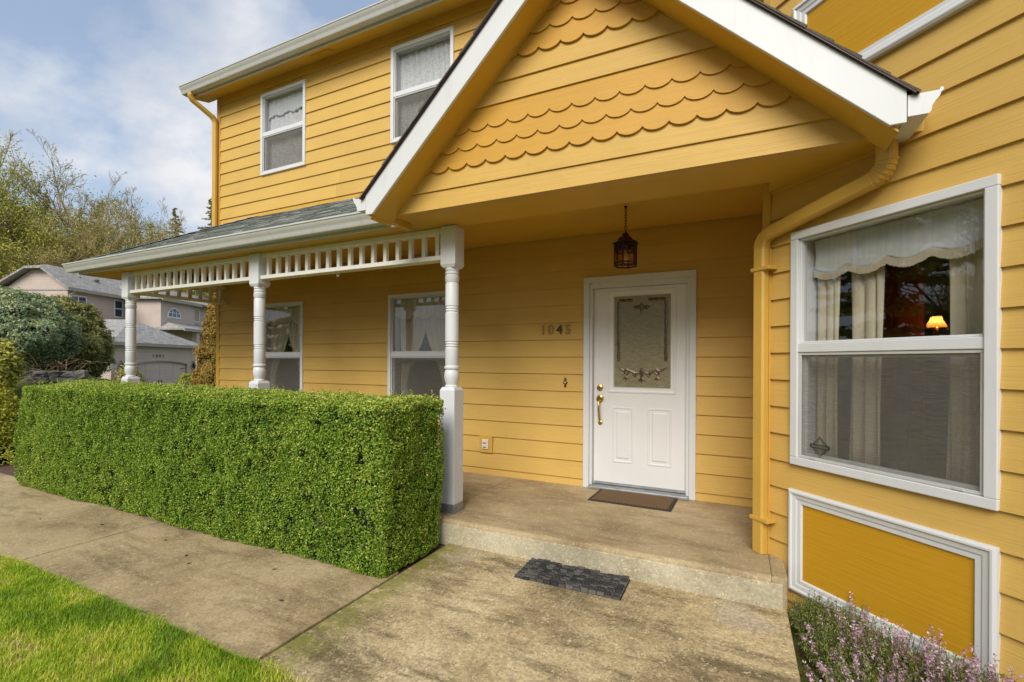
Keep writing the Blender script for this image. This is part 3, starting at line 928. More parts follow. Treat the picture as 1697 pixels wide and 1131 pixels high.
for sgn in (-1, 1):
    c = lambda u, v: (0.5 + sgn * u, v)
    strip(orn, [c(.04, .165), c(.12, .16), c(.20, .185), c(.26, .20), c(.31, .185), c(.36, .20), c(.43, .225)], [.010, .018, .010, .017, .012, .010, .002])
    strip(orn, [c(.20, .185), c(.26, .15), c(.30, .16), c(.29, .185)], [.008, .012, .010, .004])
    strip(orn, [c(.08, .155), c(.12, .125), c(.16, .15)], [.006, .012, .004])
    strip(orn, [c(.22, .10), c(.27, .115), c(.33, .10)], [.004, .016, .004])
    strip(orn, [c(.25, .115), c(.28, .08)], [.010, .003])
    strip(orn, [c(.0, .115), c(.05, .08), c(.07, .10)], [.010, .009, .002])
strip(orn, [(.5, .22), (.5, .18), (.5, .13), (.5, .09), (.5, .06)], [.004, .030, .012, .018, .003])
orn.build('scroll_ornament', M['bevelglass'], dr)
orn = MB()
for sgn in (-1, 1):
    c = lambda u, v: (0.49 + sgn * u, v)
    strip(orn, [c(0, .83), c(.05, .87), c(.12, .875), c(.15, .86)], [.006, .014, .010, .002])
    strip(orn, [c(0, .90), c(.06, .865), c(.12, .84)], [.006, .012, .003])
strip(orn, [(.49, .80), (.49, .85), (.49, .92)], [.003, .016, .003])
orn.build('scroll_ornament', M['bevelglass'], dr)
# hardware
hx = -0.640
def disc(mb, x, z, r, y0, y1, seg=20):
    pr = [(r * .55, y1), (r * .9, y1 + .004), (r, y0 - .004), (r, y0)]
    b = len(mb.v)
    for rr, y in pr:
        for k in range(seg): mb.v.append((x + rr * math.cos(2 * PI * k / seg), y, z + rr * math.sin(2 * PI * k / seg)))
    for i in range(3):
        for k in range(seg): mb.f.append((b + i * seg + k, b + i * seg + (k + 1) % seg, b + (i + 1) * seg + (k + 1) % seg, b + (i + 1) * seg + k))
    mb.f.append(tuple(b + k for k in range(seg)))
d1 = MB(); disc(d1, hx, 1.03, 0.033, DY, DY - .022); disc(d1, hx, 1.03, 0.014, DY - .02, DY - .032)
d1.build('deadbolt', M['brass'], dr, smooth='angle')
d2 = MB(); disc(d2, hx, 0.915, 0.040, DY, DY - .018); d2.build('escutcheon', M['brass'], dr, smooth='angle')
h = MB()
h.tube([(hx, DY - .012, 0.895), (hx, DY - .05, 0.885), (hx, DY - .062, 0.85), (hx + .002, DY - .060, 0.80), (hx + .004, DY - .052, 0.74), (hx + .004, DY - .035, 0.70), (hx + .003, DY - .008, 0.672)], 0.0105, 10)
disc(h, hx + .003, 0.668, 0.024, DY, DY - .016)
h.tube([(hx, DY - .02, 0.945), (hx, DY - .05, 0.95), (hx, DY - .064, 0.945)], 0.008, 8)
h.build('pull_handle', M['brass'], dr, smooth='angle')
# door closer, door sweep
box('door_sweep', M['steel'], dr, dx0 + .01, dx1 - .01, DY - .006, DY - .0005, 0.036, 0.062, 0.001)

# ---- fittings on the porch wall
def digit(ch, x, z, mat, size=0.140):
    return text_mesh('house_number', ch, size, 0.004, 0.0016, mat, HOUSE, (x, -0.026, z))
for ch, x, mk in (('1', -1.285, 'digit'), ('0', -1.198, 'digit'), ('4', -1.098, 'digit_dark'), ('5', -1.002, 'digit')):
    digit(ch, x, 1.592, M[mk])
db = MB()
disc(db, -0.998, 1.075, 0.024, -0.010, -0.026)
db.prism([(-1.006, 1.09), (-0.990, 1.09), (-0.986, 1.115), (-0.998, 1.13), (-1.010, 1.115)], -0.022, -0.010)
db.prism([(-1.010, 1.035), (-0.998, 1.02), (-0.986, 1.035), (-0.990, 1.06), (-1.006, 1.06)], -0.022, -0.010)
bell = db.build('doorbell', M['bronze'], HOUSE)
bb = MB(); disc(bb, -0.998, 1.075, 0.009, -0.026, -0.032); bb.build('button', M['outlet'], bell)
ob = box('outlet_block', M['trim_yellow'], HOUSE, -2.027, -1.861, -0.030, 0.0, 0.255, 0.447, 0.003)
oc = box('outlet_cover', M['outlet'], ob, -1.990, -1.908, -0.046, -0.0305, 0.297, 0.409, 0.004)
for zz in (0.325, 0.372):
    box('socket', M['slot'], ob, -1.975, -1.935, -0.0475, -0.0465, zz - .014, zz - .006, 0)
    box('flap', M['outlet'], ob, -1.980, -1.920, -0.052, -0.0465, zz - .002, zz + .022, 0.002)

# ---- porch posts
def make_post(x):
    cy = -1.295; hw = 0.0745
    mb = MB()
    z0 = 0.075
    ch = 0.012
    def sq(hwid, z): return [(x - hwid, cy - hwid, z), (x + hwid, cy - hwid, z), (x + hwid, cy + hwid, z), (x - hwid, cy + hwid, z)]
    levels = [(hw, z0), (hw, 1.045), (hw - .014, 1.072)]
    b = len(mb.v)
    for hh, z in levels: mb.v += sq(hh, z)
    for i in range(len(levels) - 1):
        for k in range(4): mb.f.append((b + i * 4 + k, b + i * 4 + (k + 1) % 4, b + (i + 1) * 4 + (k + 1) % 4, b + (i + 1) * 4 + k))
    mb.f.append((b + 3, b + 2, b + 1, b)); e = b + 8; mb.f.append((e, e + 1, e + 2, e + 3))
    post = mb.build('porch_post', M['post'], HOUSE, bev=0.004)
    mb = MB(); b = 0
    levels = [(hw - .014, 2.098), (hw, 2.125), (hw, 2.452)]
    for hh, z in levels: mb.v += sq(hh, z)
    for i in range(len(levels) - 1):
        for k in range(4): mb.f.append((b + i * 4 + k, b + i * 4 + (k + 1) % 4, b + (i + 1) * 4 + (k + 1) % 4, b + (i + 1) * 4 + k))
    mb.f.append((b + 3, b + 2, b + 1, b)); e = b + 8; mb.f.append((e, e + 1, e + 2, e + 3))
    mb.build('post_head', M['post'], post, bev=0.004)
    r0 = 0.059
    pr = [(r0, 1.06), (r0, 1.082), (r0 - .009, 1.092), (r0 - .004, 1.11), (r0 + .006, 1.15), (r0 + .006, 1.185), (r0 - .001, 1.215), (r0 - .007, 1.222), (r0 + .007, 1.232), (r0 + .007, 1.248), (r0 - .006, 1.258), (r0 - .001, 1.27)]
    for zc in (1.437, 1.742):
        for dz in (-0.022, 0.0, 0.022):
            pr += [(r0, zc + dz - .009), (r0 - .006, zc + dz - .003), (r0 - .006, zc + dz + .003), (r0, zc + dz + .009)]
    pr += [(r0 - .001, 1.96), (r0 - .006, 1.972), (r0 + .001, 1.982), (r0 + .003, 2.03), (r0 - .006, 2.04), (r0 + .001, 2.048), (r0 + .001, 2.062), (r0 - .006, 2.070), (r0 + .001, 2.078), (r0 + .001, 2.105)]
    MB().lathe(x, cy, pr, 32).build('turned_shaft', M['post'], post, smooth='angle')
    box('steel_shoe', M['steel'], post, x - hw - .001, x + hw + .001, cy - hw - .001, cy + hw + .001, 0.001, 0.0745, 0.002)
    return post
for x in (-1.587, -4.083, -6.655): make_post(x)

# ---- spindle friezes between the posts
def frieze(x0, x1):
    f = empty('spindle_frieze', parent=HOUSE)
    box('top_rail', M['rail'], f, x0, x1, -1.335, -1.250, 2.408, 2.453, 0.003)
    box('bottom_rail', M['rail'], f, x0, x1, -1.345, -1.240, 2.172, 2.212, 0.004)
    n_ = int(round((x1 - x0) / 0.146))
    for i in range(n_):
        xx = x0 + (i + 0.5) * (x1 - x0) / n_
        box('spindle', M['rail'], f, xx - .019, xx + .019, -1.313, -1.275, 2.213, 2.407, 0.002)
    return f
f1 = frieze(-4.008, -1.662)
frieze(-6.580, -4.158)
hk = MB(); hk.tube([(-2.95, -1.29, 2.172), (-2.95, -1.29, 2.15)] + [(-2.95 + .016 - .016 * math.cos(a), -1.29, 2.15 - .018 * math.sin(a)) for a in np.linspace(0.3, 3.8, 9)], 0.0035, 6)
hk.build('cup_hook', M['vinyl'], f1)
fs = empty('spindle_frieze', parent=HOUSE)
box('top_rail', M['rail'], fs, -6.697, -6.612, -1.22, -0.02, 2.408, 2.453, 0.003)
box('bottom_rail', M['rail'], fs, -6.707, -6.602, -1.22, -0.02, 2.172, 2.212, 0.004)
for i in range(8):
    yy = -1.22 + (i + .5) * 1.2 / 8
    box('spindle', M['rail'], fs, -6.674, -6.636, yy - .019, yy + .019, 2.213, 2.407, 0.002)

# ---- porch ceiling, beam, soffits
MB().prism_z([(-6.9, -1.219), (-1.921, -1.219), (-1.921, -1.30), (0.825, -1.30), (0.825, -0.02), (-6.9, -0.02)], 2.611, 2.63).build('porch_ceiling', M['soffit'], HOUSE)
box('porch_beam', M['soffit'], HOUSE, -7.42, -1.92, -1.372, -1.221, 2.456, 2.64, 0.003)
box('eave_soffit', M['soffit'], HOUSE, -7.42, -1.87, -1.505, -1.374, 2.462, 2.474, 0)
box('eave_soffit', M['soffit'], HOUSE, -7.42, -6.905, -1.220, 0.3, 2.462, 2.474, 0)
gb = MB()   # gable beam: cut to the bay wall on its right end
gb.prism_z([(-1.915, -1.742), (-1.915, -1.29), (0.836, -1.29), (0.836, -1.078), (1.0, -1.244), (1.498, -1.742)], 2.457, 2.61)
gb.build('gable_beam', M['soffit'], HOUSE)
box('eave_fascia', M['gutter'], HOUSE, -7.44, -1.90, -1.528, -1.506, 2.452, 2.585, 0.003)
box('eave_fascia', M['gutter'], HOUSE, -7.462, -7.44, -1.528, 0.3, 2.452, 2.585, 0.003)

# ---- gutters
KP = [(0, 0), (0.078, 0.0), (0.086, 0.012), (0.088, 0.03), (0.100, 0.052), (0.116, 0.072), (0.120, 0.088), (0.128, 0.094), (0.128, 0.108), (0.118, 0.110), (0.114, 0.098), (0.0, 0.098)]
def gutter(x0, x1, y, z, k=1.0, parent=HOUSE):
    pts = [(y - a * k, z + b * k) for a, b in KP]
    return MB().prism_x(pts, x0, x1).build('gutter', M['gutter'], parent, smooth='angle')
gutter(-7.59, -2.06, -1.530, 2.478, 1.0)
gutter(-7.16, 1.2, -0.305, 5.415, 1.05)
def gutter_y(y0, y1, x, z, sgn):
    pts = [(x + sgn * a, z + b) for a, b in KP]
    if sgn > 0: pts = pts
    mb = MB(); n_ = len(pts)
    mb.v = [(a, y0, b) for a, b in pts] + [(a, y1, b) for a, b in pts]
    mb.f = [tuple(range(n_)), tuple(range(2 * n_ - 1, n_ - 1, -1))] + [((i + 1) % n_, i, i + n_, (i + 1) % n_ + n_) for i in range(n_)]
    return mb.build('gutter', M['white'], HOUSE, smooth='angle')
gutter_y(-1.985, -1.655, -1.93, 2.452, -1)
gutter_y(-1.985, -1.60, 1.360, 2.440, 1)

# ---- upper eave
box('upper_fascia', M['gutter'], HOUSE, -7.13, 1.2, -0.302, -0.282, 5.385, 5.54, 0.003)
us = MB().add([(-7.12, -0.28, 5.40), (1.2, -0.28, 5.40), (1.2, 0.0, 5.472), (-7.12, 0.0, 5.472), (-7.12, -0.28, 5.412), (1.2, -0.28, 5.412), (1.2, 0.0, 5.484), (-7.12, 0, 5.484)],
              [(0, 3, 2, 1), (4, 5, 6, 7), (0, 1, 5, 4), (1, 2, 6, 5), (2, 3, 7, 6), (3, 0, 4, 7)]).build('upper_soffit', M['soffit'], HOUSE)
for xv in (-4.6, -1.6):
    vt = MB()
    for k in range(5): vt.box(xv, xv + .36, -0.20 + .02 * k, -0.19 + .02 * k, 5.408 + .0052 * k, 5.418 + .0052 * k)
    vt.build('soffit_vent', M['soffit'], us)
ur = MB()
ur.add([(-7.18, -0.36, 5.535), (6.2, -0.36, 5.535), (6.2, 4, 7.6), (-7.18, 4, 7.6), (-7.18, -0.36, 5.56), (6.2, -0.36, 5.56), (6.2, 4, 7.63), (-7.18, 4, 7.63)], [(0, 3, 2, 1), (4, 5, 6, 7), (0, 1, 5, 4), (1, 2, 6, 5), (2, 3, 7, 6), (3, 0, 4, 7)])
ur.add([(-7.18, 4, 7.6), (6.2, 4, 7.6), (6.2, 8.4, 5.5), (-7.18, 8.4, 5.5), (-7.18, 4, 7.63), (6.2, 4, 7.63), (6.2, 8.4, 5.53), (-7.18, 8.4, 5.53)], [(0, 3, 2, 1), (4, 5, 6, 7), (0, 1, 5, 4), (1, 2, 6, 5), (2, 3, 7, 6), (3, 0, 4, 7)])
ur.box(0.5, 6.2, -2.6, -0.37, 5.535, 5.6)
ur.add([(-6.87, 0.1, 5.5), (-6.87, 8.0, 5.5), (-6.87, 4, 7.55), (-6.77, 0.1, 5.5), (-6.77, 8.0, 5.5), (-6.77, 4, 7.55)], [(0, 1, 2), (5, 4, 3), (0, 2, 5, 3), (2, 1, 4, 5)])
ur.build('main_roof', M['nroof'], HOUSE)

# ---- porch roof of overlapping shingles (hipped at its left end)
SL = 0.556
ca = 1 / math.hypot(1, SL)
tabs = []; tr_ = []
def tab(p0, p1, p2, p3, nrm, th):
    # top face and front edge of one shingle
    up = Vector(nrm) * th
    a, b, c, d = (Vector(p) for p in (p0, p1, p2, p3))
    tabs.append([a + up, b + up, c, d]); tr_.append(0)
    tabs.append([a, b, b + up, a + up]); tr_.append(1)
rv = random.Random(3)
nc = 13
for k in range(nc):
    y0 = -1.60 + k * 1.60 / nc; y1 = y0 + 1.60 / nc + 0.03
    x = -7.53 + (y0 + 1.6) + rv.uniform(-.3, 0)
    while x < -1.90 + (y0 + 1.6) * .58:
        wv = rv.choice((0.16, 0.22, 0.30, 0.12)); x2 = x + wv
        a0 = max(x, -7.53 + (y0 + 1.6)); a1 = max(x, -7.53 + (y1 + 1.6))
        if x2 > a0 + .01:
            th = rv.choice((0.006, 0.010, 0.013))
            yy1 = min(y1, 0.0)
            tab((a0, y0, 3.47 + SL * y0), (x2 - .002, y0, 3.47 + SL * y0), (max(x2 - .002, a1), yy1, 3.47 + SL * yy1), (a1, yy1, 3.47 + SL * yy1), (0, -SL * ca, ca), th)
        x = x2
    # hip end
    x0 = -7.53 + k * 1.60 / nc; x1 = x0 + 1.60 / nc + .03
    y = -1.60 + (x0 + 7.53)
    while y < 1.5:
        y2 = y + rv.choice((0.16, 0.22, 0.30))
        zz = 2.58 + SL * (x0 + 7.53); zt = 2.58 + SL * (x1 + 7.53)
        tab((x0, y2, zz), (x0, y, zz), (x1, max(y, -1.6 + x1 + 7.53), zt), (x1, max(y2, -1.6 + x1 + 7.53), zt), (-SL * ca, 0, ca), rv.choice((.006, .010, .013)))
        y = y2
tv = np.array([[tuple(p) for p in q] for q in tabs])
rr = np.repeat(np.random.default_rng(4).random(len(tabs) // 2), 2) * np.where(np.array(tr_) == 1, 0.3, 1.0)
pr_ = empty('porch_roof', parent=HOUSE)
tag(poly_mesh('shingle_courses', tv, 4, M['shingle'], pr_, rnd=rr), kind='stuff')
dk = MB()
dk.add([(-7.53, -1.6, 2.575), (-1.90, -1.6, 2.575), (-0.975, -.002, 3.463), (-5.93, -.002, 3.463)], [(0, 1, 2, 3)])
dk.add([(-7.53, -1.6, 2.575), (-5.93, 0, 3.463), (-5.93, 1.5, 3.463), (-7.53, 1.5, 2.575)], [(0, 1, 2, 3)])
dk.build('deck', M['wood_dark'], pr_)
# hip cap shingles
hc = []
for k in range(15):
    t0, t1 = k / 15, (k + 1.35) / 15
    a = Vector((-7.53, -1.6, 2.58)).lerp(Vector((-5.93, 0, 3.47)), t0); b = Vector((-7.53, -1.6, 2.58)).lerp(Vector((-5.93, 0, 3.47)), min(t1, 1))
    o1, o2 = Vector((0.10, -0.05, -0.028)), Vector((-0.05, 0.10, -0.028))
    u1, u0 = Vector((0, 0, 0.026)), Vector((0, 0, 0.014))
    hc += [[a + o1 + u1, b + o1 + u0, b + u0, a + u1], [a + u1, b + u0, b + o2 + u0, a + o2 + u1], [a + o1, a + o1 + u1, a + u1, a]]
hv = np.array([[tuple(p) for p in q] for q in hc])
tag(poly_mesh('hip_cap', hv, 4, M['shingle'], pr_, rnd=np.repeat(np.random.default_rng(5).random(15), 3)), kind='stuff')
box('wall_flashing', M['trim_yellow'], pr_, -5.9, -2.0, -0.03, -0.019, 3.44, 3.50, 0.002)

# ---- the porch gable
AX = -0.285
def zs(x): return 2.598 + 0.953 * ((x + 1.673) if x < AX else (2 * AX - x + 1.673))
ZAP = zs(AX)
GW = MB().prism([(-1.78, 2.456), (1.21, 2.456), (1.21, zs(1.21)), (AX, ZAP), (-1.78, zs(-1.78))], 0.0, 0.08).build('gable_wall', M['gable_siding'], HOUSE, loc=(0, GAB_Y + 0.001, 0))
def gx(z): return (-1.673 + (z - 2.598) / 0.953, 2 * AX + 1.673 - (z - 2.598) / 0.953)
def gboard(z0, z1, y0, y1, mat):
    a0, b0 = gx(z0); a1, b1 = gx(z1)
    MB().add([(a0, y0, z0), (b0, y0, z0), (b0, 0, z0), (a0, 0, z0), (a1, y1, z1), (b1, y1, z1), (b1, 0, z1), (a1, 0, z1)],
             [(3, 2, 1, 0), (4, 5, 6, 7), (0, 1, 5, 4), (1, 2, 6, 5), (2, 3, 7, 6), (3, 0, 4, 7)]).build('siding_board', mat, GW)
def scallop(zc, ztop, phase, y0, y1, mat, per=0.159, depth=0.037):
    # one board with a scalloped lower edge; cusps at height zc
    a1, b1 = gx(ztop); a0, b0 = gx(zc - depth)
    xs_ = []
    x = a0
    step = per / 12
    k0 = math.floor((a0 - phase) / per)
    pts = set([a0, b0])
    for k in range(k0, k0 + 40):
        for j in range(12):
            xx = phase + k * per + j * step
            if a0 < xx < b0: pts.add(xx)
    xs_ = sorted(pts)
    low, top = [], []
    for xx in xs_:
        u = ((xx - phase) / per) % 1.0
        zl = zc - depth * (1 - (2 * u - 1) ** 2) ** 0.75
        lim = 2.598 + 0.953 * min(xx + 1.673, 2 * AX + 1.673 - xx)
        low.append((xx, min(zl, lim))); top.append((xx, min(ztop, max(lim, min(zl, lim)))))
    n_ = len(xs_)
    yy = lambda z: y0 + (y1 - y0) * (z - zc) / (ztop - zc)
    mb = MB()
    mb.v = [(x, yy(z), z) for x, z in low] + [(x, yy(z), z) for x, z in top] + [(x, 0, z) for x, z in low]
    for i in range(n_ - 1):
        mb.f.append((i, i + 1, n_ + i + 1, n_ + i))
        mb.f.append((2 * n_ + i, 2 * n_ + i + 1, i + 1, i))
    mb.build('scalloped_board', mat, GW)
gboard(2.457, 2.598, -0.018, -0.005, M['gable_siding'])
gboard(2.598, 2.770, -0.018, -0.004, M['gable_siding'])
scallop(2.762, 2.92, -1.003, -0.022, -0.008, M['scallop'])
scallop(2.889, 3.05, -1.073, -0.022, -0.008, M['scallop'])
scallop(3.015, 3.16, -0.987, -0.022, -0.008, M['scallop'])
gboard(3.142, 3.292, -0.022, -0.006, M['gable_siding'])
gboard(3.292, 3.462, -0.020, -0.004, M['gable_siding'])
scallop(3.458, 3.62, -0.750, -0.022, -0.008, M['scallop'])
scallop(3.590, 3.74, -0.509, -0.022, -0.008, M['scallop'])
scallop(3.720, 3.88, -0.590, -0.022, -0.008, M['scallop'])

YR = -1.99
def rake(sgn):
    mx_ = lambda x: x if sgn < 0 else 2 * AX - x
    bot = lambda x: zs(x) - 0.010
    p = [(-1.926, 2.412), (-1.862, 2.412), (AX, ZAP - .010), (AX, ZAP + .205), (-1.926, bot(-1.926) + 0.215)]
    p = [(mx_(x), z) for x, z in p]
    if sgn > 0: p = p[::-1]
    MB().prism(p, YR, YR + 0.022).build('rake_fascia', M['white'], HOUSE, bev=0.003)
    q = [(-1.90, zs(-1.90)), (AX, ZAP), (AX, ZAP + .012), (-1.90, zs(-1.90) + .012)]
    q = [(mx_(x), z) for x, z in q]
    if sgn > 0: q = q[::-1]
    MB().prism(q, YR + .0225, GAB_Y + .002).build('rake_soffit', M['soffit'], HOUSE)
    # eave return under the foot of the rake
    ex = sorted((mx_(-1.905), mx_(-1.858)))
    box('eave_return', M['trim_yellow'], HOUSE, ex[0], ex[1], YR + .023, -1.51 if sgn < 0 else -1.62, 2.405 if sgn < 0 else 2.450, 2.52, 0.003)
    ex = sorted((mx_(-1.929), mx_(-1.907)))
    box('eave_fascia', M['white'], HOUSE, ex[0], ex[1], YR + .023, -1.53 if sgn < 0 else -1.60, 2.42 if sgn < 0 else 2.444, 2.555, 0.003)
rake(-1); rake(1)
zr = lambda x: zs(x) + 0.207
# gable roof: shingled slopes with a stepped front edge
gr_ = empty('gable_roof', parent=HOUSE)
dk = MB()
dk.add([(-1.95, YR - .01, zr(-1.95)), (AX, YR - .01, zr(AX)), (AX, -.001, zr(AX)), (-0.975, -.001, zr(-0.975)), (-1.91, -1.6, zr(-1.91)), (-1.95, -1.6, zr(-1.95))], [(0, 1, 2, 3, 4, 5)])
xr = 1.392
dk.add([(AX, YR - .01, zr(AX)), (xr, YR - .01, zr(xr)), (xr, -0.237 - xr, zr(xr)), (0.8388, -1.0758, zr(.8388)), (0.8388, -.001, zr(.8388)), (AX, -.001, zr(AX))], [(0, 1, 2, 3, 4, 5)])
dk.build('deck', M['wood_dark'], gr_)
tabs = []; tr_ = []
ng = 15
for sgn in (-1, 1):
    mx_ = lambda x: x if sgn < 0 else 2 * AX - x
    for k in range(ng):
        xa = -1.965 + k * (AX + 1.965) / ng; xb = xa + (AX + 1.965) / ng + .02
        y = YR - 0.022 - rv.uniform(0, .004)
        while y < -0.3:
            y2 = y + rv.choice((0.2, 0.3, 0.15))
            if sgn > 0:
                lim = -0.237 - mx_(xa)
                if y >= lim - 1e-3 and mx_(xa) > .8388: break
                if mx_(xa) > .8388: y2 = min(y2, lim)
            if sgn < 0 and y > (zr(xa) - 3.47) / 0.556 + .1: break
            th = rv.choice((0.012, 0.016, 0.020))
            nrm = Vector((-0.953 if sgn < 0 else 0.953, 0, 1)).normalized()
            up = nrm * th
            A_, B_, C_, D_ = Vector((mx_(xa), y, zr(xa) + .004)), Vector((mx_(xa), y2, zr(xa) + .004)), Vector((mx_(xb), y2, zr(min(xb, AX)) + .004)), Vector((mx_(xb), y, zr(min(xb, AX)) + .004))
            tabs += [[A_ + up, B_ + up, C_, D_], [A_, B_, B_ + up, A_ + up], [A_, A_ + up, D_ + up * .4, D_]]; tr_ += [0, 1, 1]
            y = y2
tv = np.array([[tuple(p) for p in q] for q in tabs])
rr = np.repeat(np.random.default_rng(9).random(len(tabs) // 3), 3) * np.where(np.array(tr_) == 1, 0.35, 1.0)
tag(poly_mesh('shingle_courses', tv, 4, M['shingle_brown'], gr_, rnd=rr), kind='stuff')
MB().add([(-1.955, YR - .02, zr(-1.955) - .004), (AX, YR - .02, zr(AX) - .004), (AX, YR - .02, zr(AX) + .008), (-1.955, YR - .02, zr(-1.955) + .008), (-1.955, YR + .02, zr(-1.955) - .004), (AX, YR + .02, zr(AX) - .004)], [(0, 1, 2, 3), (1, 0, 4, 5)]).build('drip_edge', M['darkmetal'], gr_)
MB().add([(2 * AX + 1.955, YR - .02, zr(-1.955) - .004), (AX, YR - .02, zr(AX) - .004), (AX, YR - .02, zr(AX) + .008), (2 * AX + 1.955, YR - .02, zr(-1.955) + .008), (2 * AX + 1.955, YR + .02, zr(-1.955) - .004), (AX, YR + .02, zr(AX) - .004)], [(0, 3, 2, 1), (0, 1, 5, 4)]).build('drip_edge', M['darkmetal'], gr_)

# ---- downspouts
def rsec(a, b, c=0.012):
    return [(-a + c, -b), (a - c, -b), (a, -b + c), (a, b - c), (a - c, b), (-a + c, b), (-a, b - c), (-a, -b + c)]
def fillet(p0, p1, p2, r, n_=7):
    p0, p1, p2 = map(Vector, (p0, p1, p2))
    a = p1 + (p0 - p1).normalized() * r; b = p1 + (p2 - p1).normalized() * r
    return [tuple((1 - t) ** 2 * a + 2 * t * (1 - t) * p1 + t * t * b) for t in np.linspace(0, 1, n_)]
def spout(path, a, b, r, hint, mat, loc=(0, 0, 0), rz=0, crimp=True):
    pts = [path[0]]
    ribs = []
    for i in range(1, len(path) - 1):
        fl = fillet(path[i - 1], path[i], path[i + 1], r, 9)
        ribs += fl
        pts += fl
    pts.append(path[-1])
    o = MB().sweep(pts, rsec(a, b), hint).build('downspout', mat, HOUSE, loc=loc, rz=rz, smooth='angle')
    # crimped elbow ribs
    for fl0 in range(0, len(ribs), 9):
        seg = ribs[fl0:fl0 + 9]
        for q in range(1, 8):
            p = Vector(seg[q]); t = (Vector(seg[min(q + 1, 8)]) - Vector(seg[q - 1])).normalized()
            MB().sweep([tuple(p - t * .004), tuple(p + t * .004)], rsec(a + .003, b + .003), hint).build('elbow_crimp', mat, o)
    return o
DS = spout([(0.80, -0.085, 2.462), (0.795, -0.070, 2.36), (0.02, -0.065, 2.13), (-0.006, -0.065, 2.06), (-0.006, -0.065, 0.004)][:1] + [(0.800, -0.080, 2.285), (-0.006, -0.062, 2.150), (-0.006, -0.062, 0.004)],
           0.031, 0.044, 0.09, (0, 1, 0), M['trim_yellow'], BAY_O, BAY_R)
for zz in (1.93, 0.235):
    box('strap', M['trim_yellow'], DS, -0.060, 0.085, -0.1, -0.019, zz - .012, zz + .012, 0.002)
DS2 = spout([(-6.98, -0.365, 5.43), (-6.98, -0.365, 5.33), (-6.855, -0.065, 5.12), (-6.855, -0.065, 3.02)], 0.028, 0.038, 0.06, (0, 1, 0), M['trim_yellow'])

# ================================================================== ROOMS BEHIND THE GLASS
ROOM = empty('interior', parent=HOUSE)
box('room_floor', M['wood_dark'], ROOM, -6.76, 5.9, 0.121, 8.0, -0.3, 0.05, 0)
MB().prism_z([(0.96, 0.12), (0.96, -0.98), (1.95, -1.95), (5.9, -1.95), (5.9, 0.12)], -0.3, 0.048).build('room_floor', M['wood_dark'], ROOM)
box('room_ceiling', M['room'], ROOM, -6.76, 5.9, 0.121, 8.0, 2.66, 2.9, 0)
MB().prism_z([(0.96, 0.12), (0.96, -0.98), (1.95, -1.95), (5.9, -1.95), (5.9, 0.12)], 2.662, 2.9).build('room_ceiling', M['room'], ROOM)
box('partition', M['room'], ROOM, -6.76, 0.6, 3.2, 3.3, 0.05, 2.66, 0)
box('partition', M['room'], ROOM, -4.2, -4.1, 0.121, 3.2, 0.05, 2.66, 0)
box('partition', M['room'], ROOM, -1.2, -1.1, 0.121, 3.2, 0.05, 2.66, 0)
box('partition', M['room'], ROOM, 0.6, 5.9, 2.6, 2.7, 0.05, 2.66, 0)
box('partition', M['room'], ROOM, -6.76, 5.9, 2.2, 2.3, 2.9, 5.5, 0)

def wavy(name, x0, x1, z0, z1, y, amp, folds, mat, label, cat, loc=(0, 0, 0), rz=0, group=None, bottom=None, pinch=None, nx_=90, nz_=14, lean=0):
    V = np.zeros((nx_, nz_, 3))
    for i in range(nx_):
        u = i / (nx_ - 1)
        for j in range(nz_):
            v = j / (nz_ - 1)
            zb_ = z0 if bottom is None else bottom(u)
            z = zb_ + (z1 - zb_) * v
            x = x0 + (x1 - x0) * u
            if pinch:
                px, pz, pw = pinch
                k = math.exp(-((z - pz) / pw) ** 2) if z > pz else 1 - 0.55 * (pz - z) / max(pz - z0, .01)
                k = max(min(k, 1), 0)
                x = x + (px - x) * k * 0.78
            V[i, j] = (x + 0.01 * math.sin(u * 17 + v * 3), y + amp * math.sin(u * folds * 2 * PI + 0.8 * math.sin(v * 2 + u * 5)) * (0.55 + .45 * (1 - v)), z)
    Q = np.stack([V[:-1, :-1], V[1:, :-1], V[1:, 1:], V[:-1, 1:]], 2)
    mb = MB()
    mb.v = [tuple(p) for p in V.reshape(-1, 3)]
    mb.f = [(i * nz_ + j, (i + 1) * nz_ + j, (i + 1) * nz_ + j + 1, i * nz_ + j + 1) for i in range(nx_ - 1) for j in range(nz_ - 1)]
    o = mb.build(name, mat, loc=loc, rz=rz, smooth=True)
    md = o.modifiers.new('thick', 'SOLIDIFY'); md.thickness = 0.002
    tag(o, label, cat, group)
    return o
# upper floor lace
wavy('lace_curtain', U1[0] + .05, U1[1] - .05, 4.09, 5.24, 0.085, 0.012, 9, M['lace'], 'white lace curtain in the upper window by the downspout', 'curtain', group='upstairs lace curtains')
wavy('lace_curtain', U2[0] + .05, U2[1] - .05, 4.09, 5.24, 0.085, 0.012, 9, M['lace'], 'white lace curtain in the upper window beside the gable roof', 'curtain', group='upstairs lace curtains')
wavy('valance', U1[0] + .05, U1[1] - .05, 4.9, 5.24, 0.065, 0.006, 11, M['shade'], 'white scalloped valance in the upper window by the downspout', 'valance', bottom=lambda u: 4.93 + 0.035 * abs(math.sin(u * 3 * PI)))
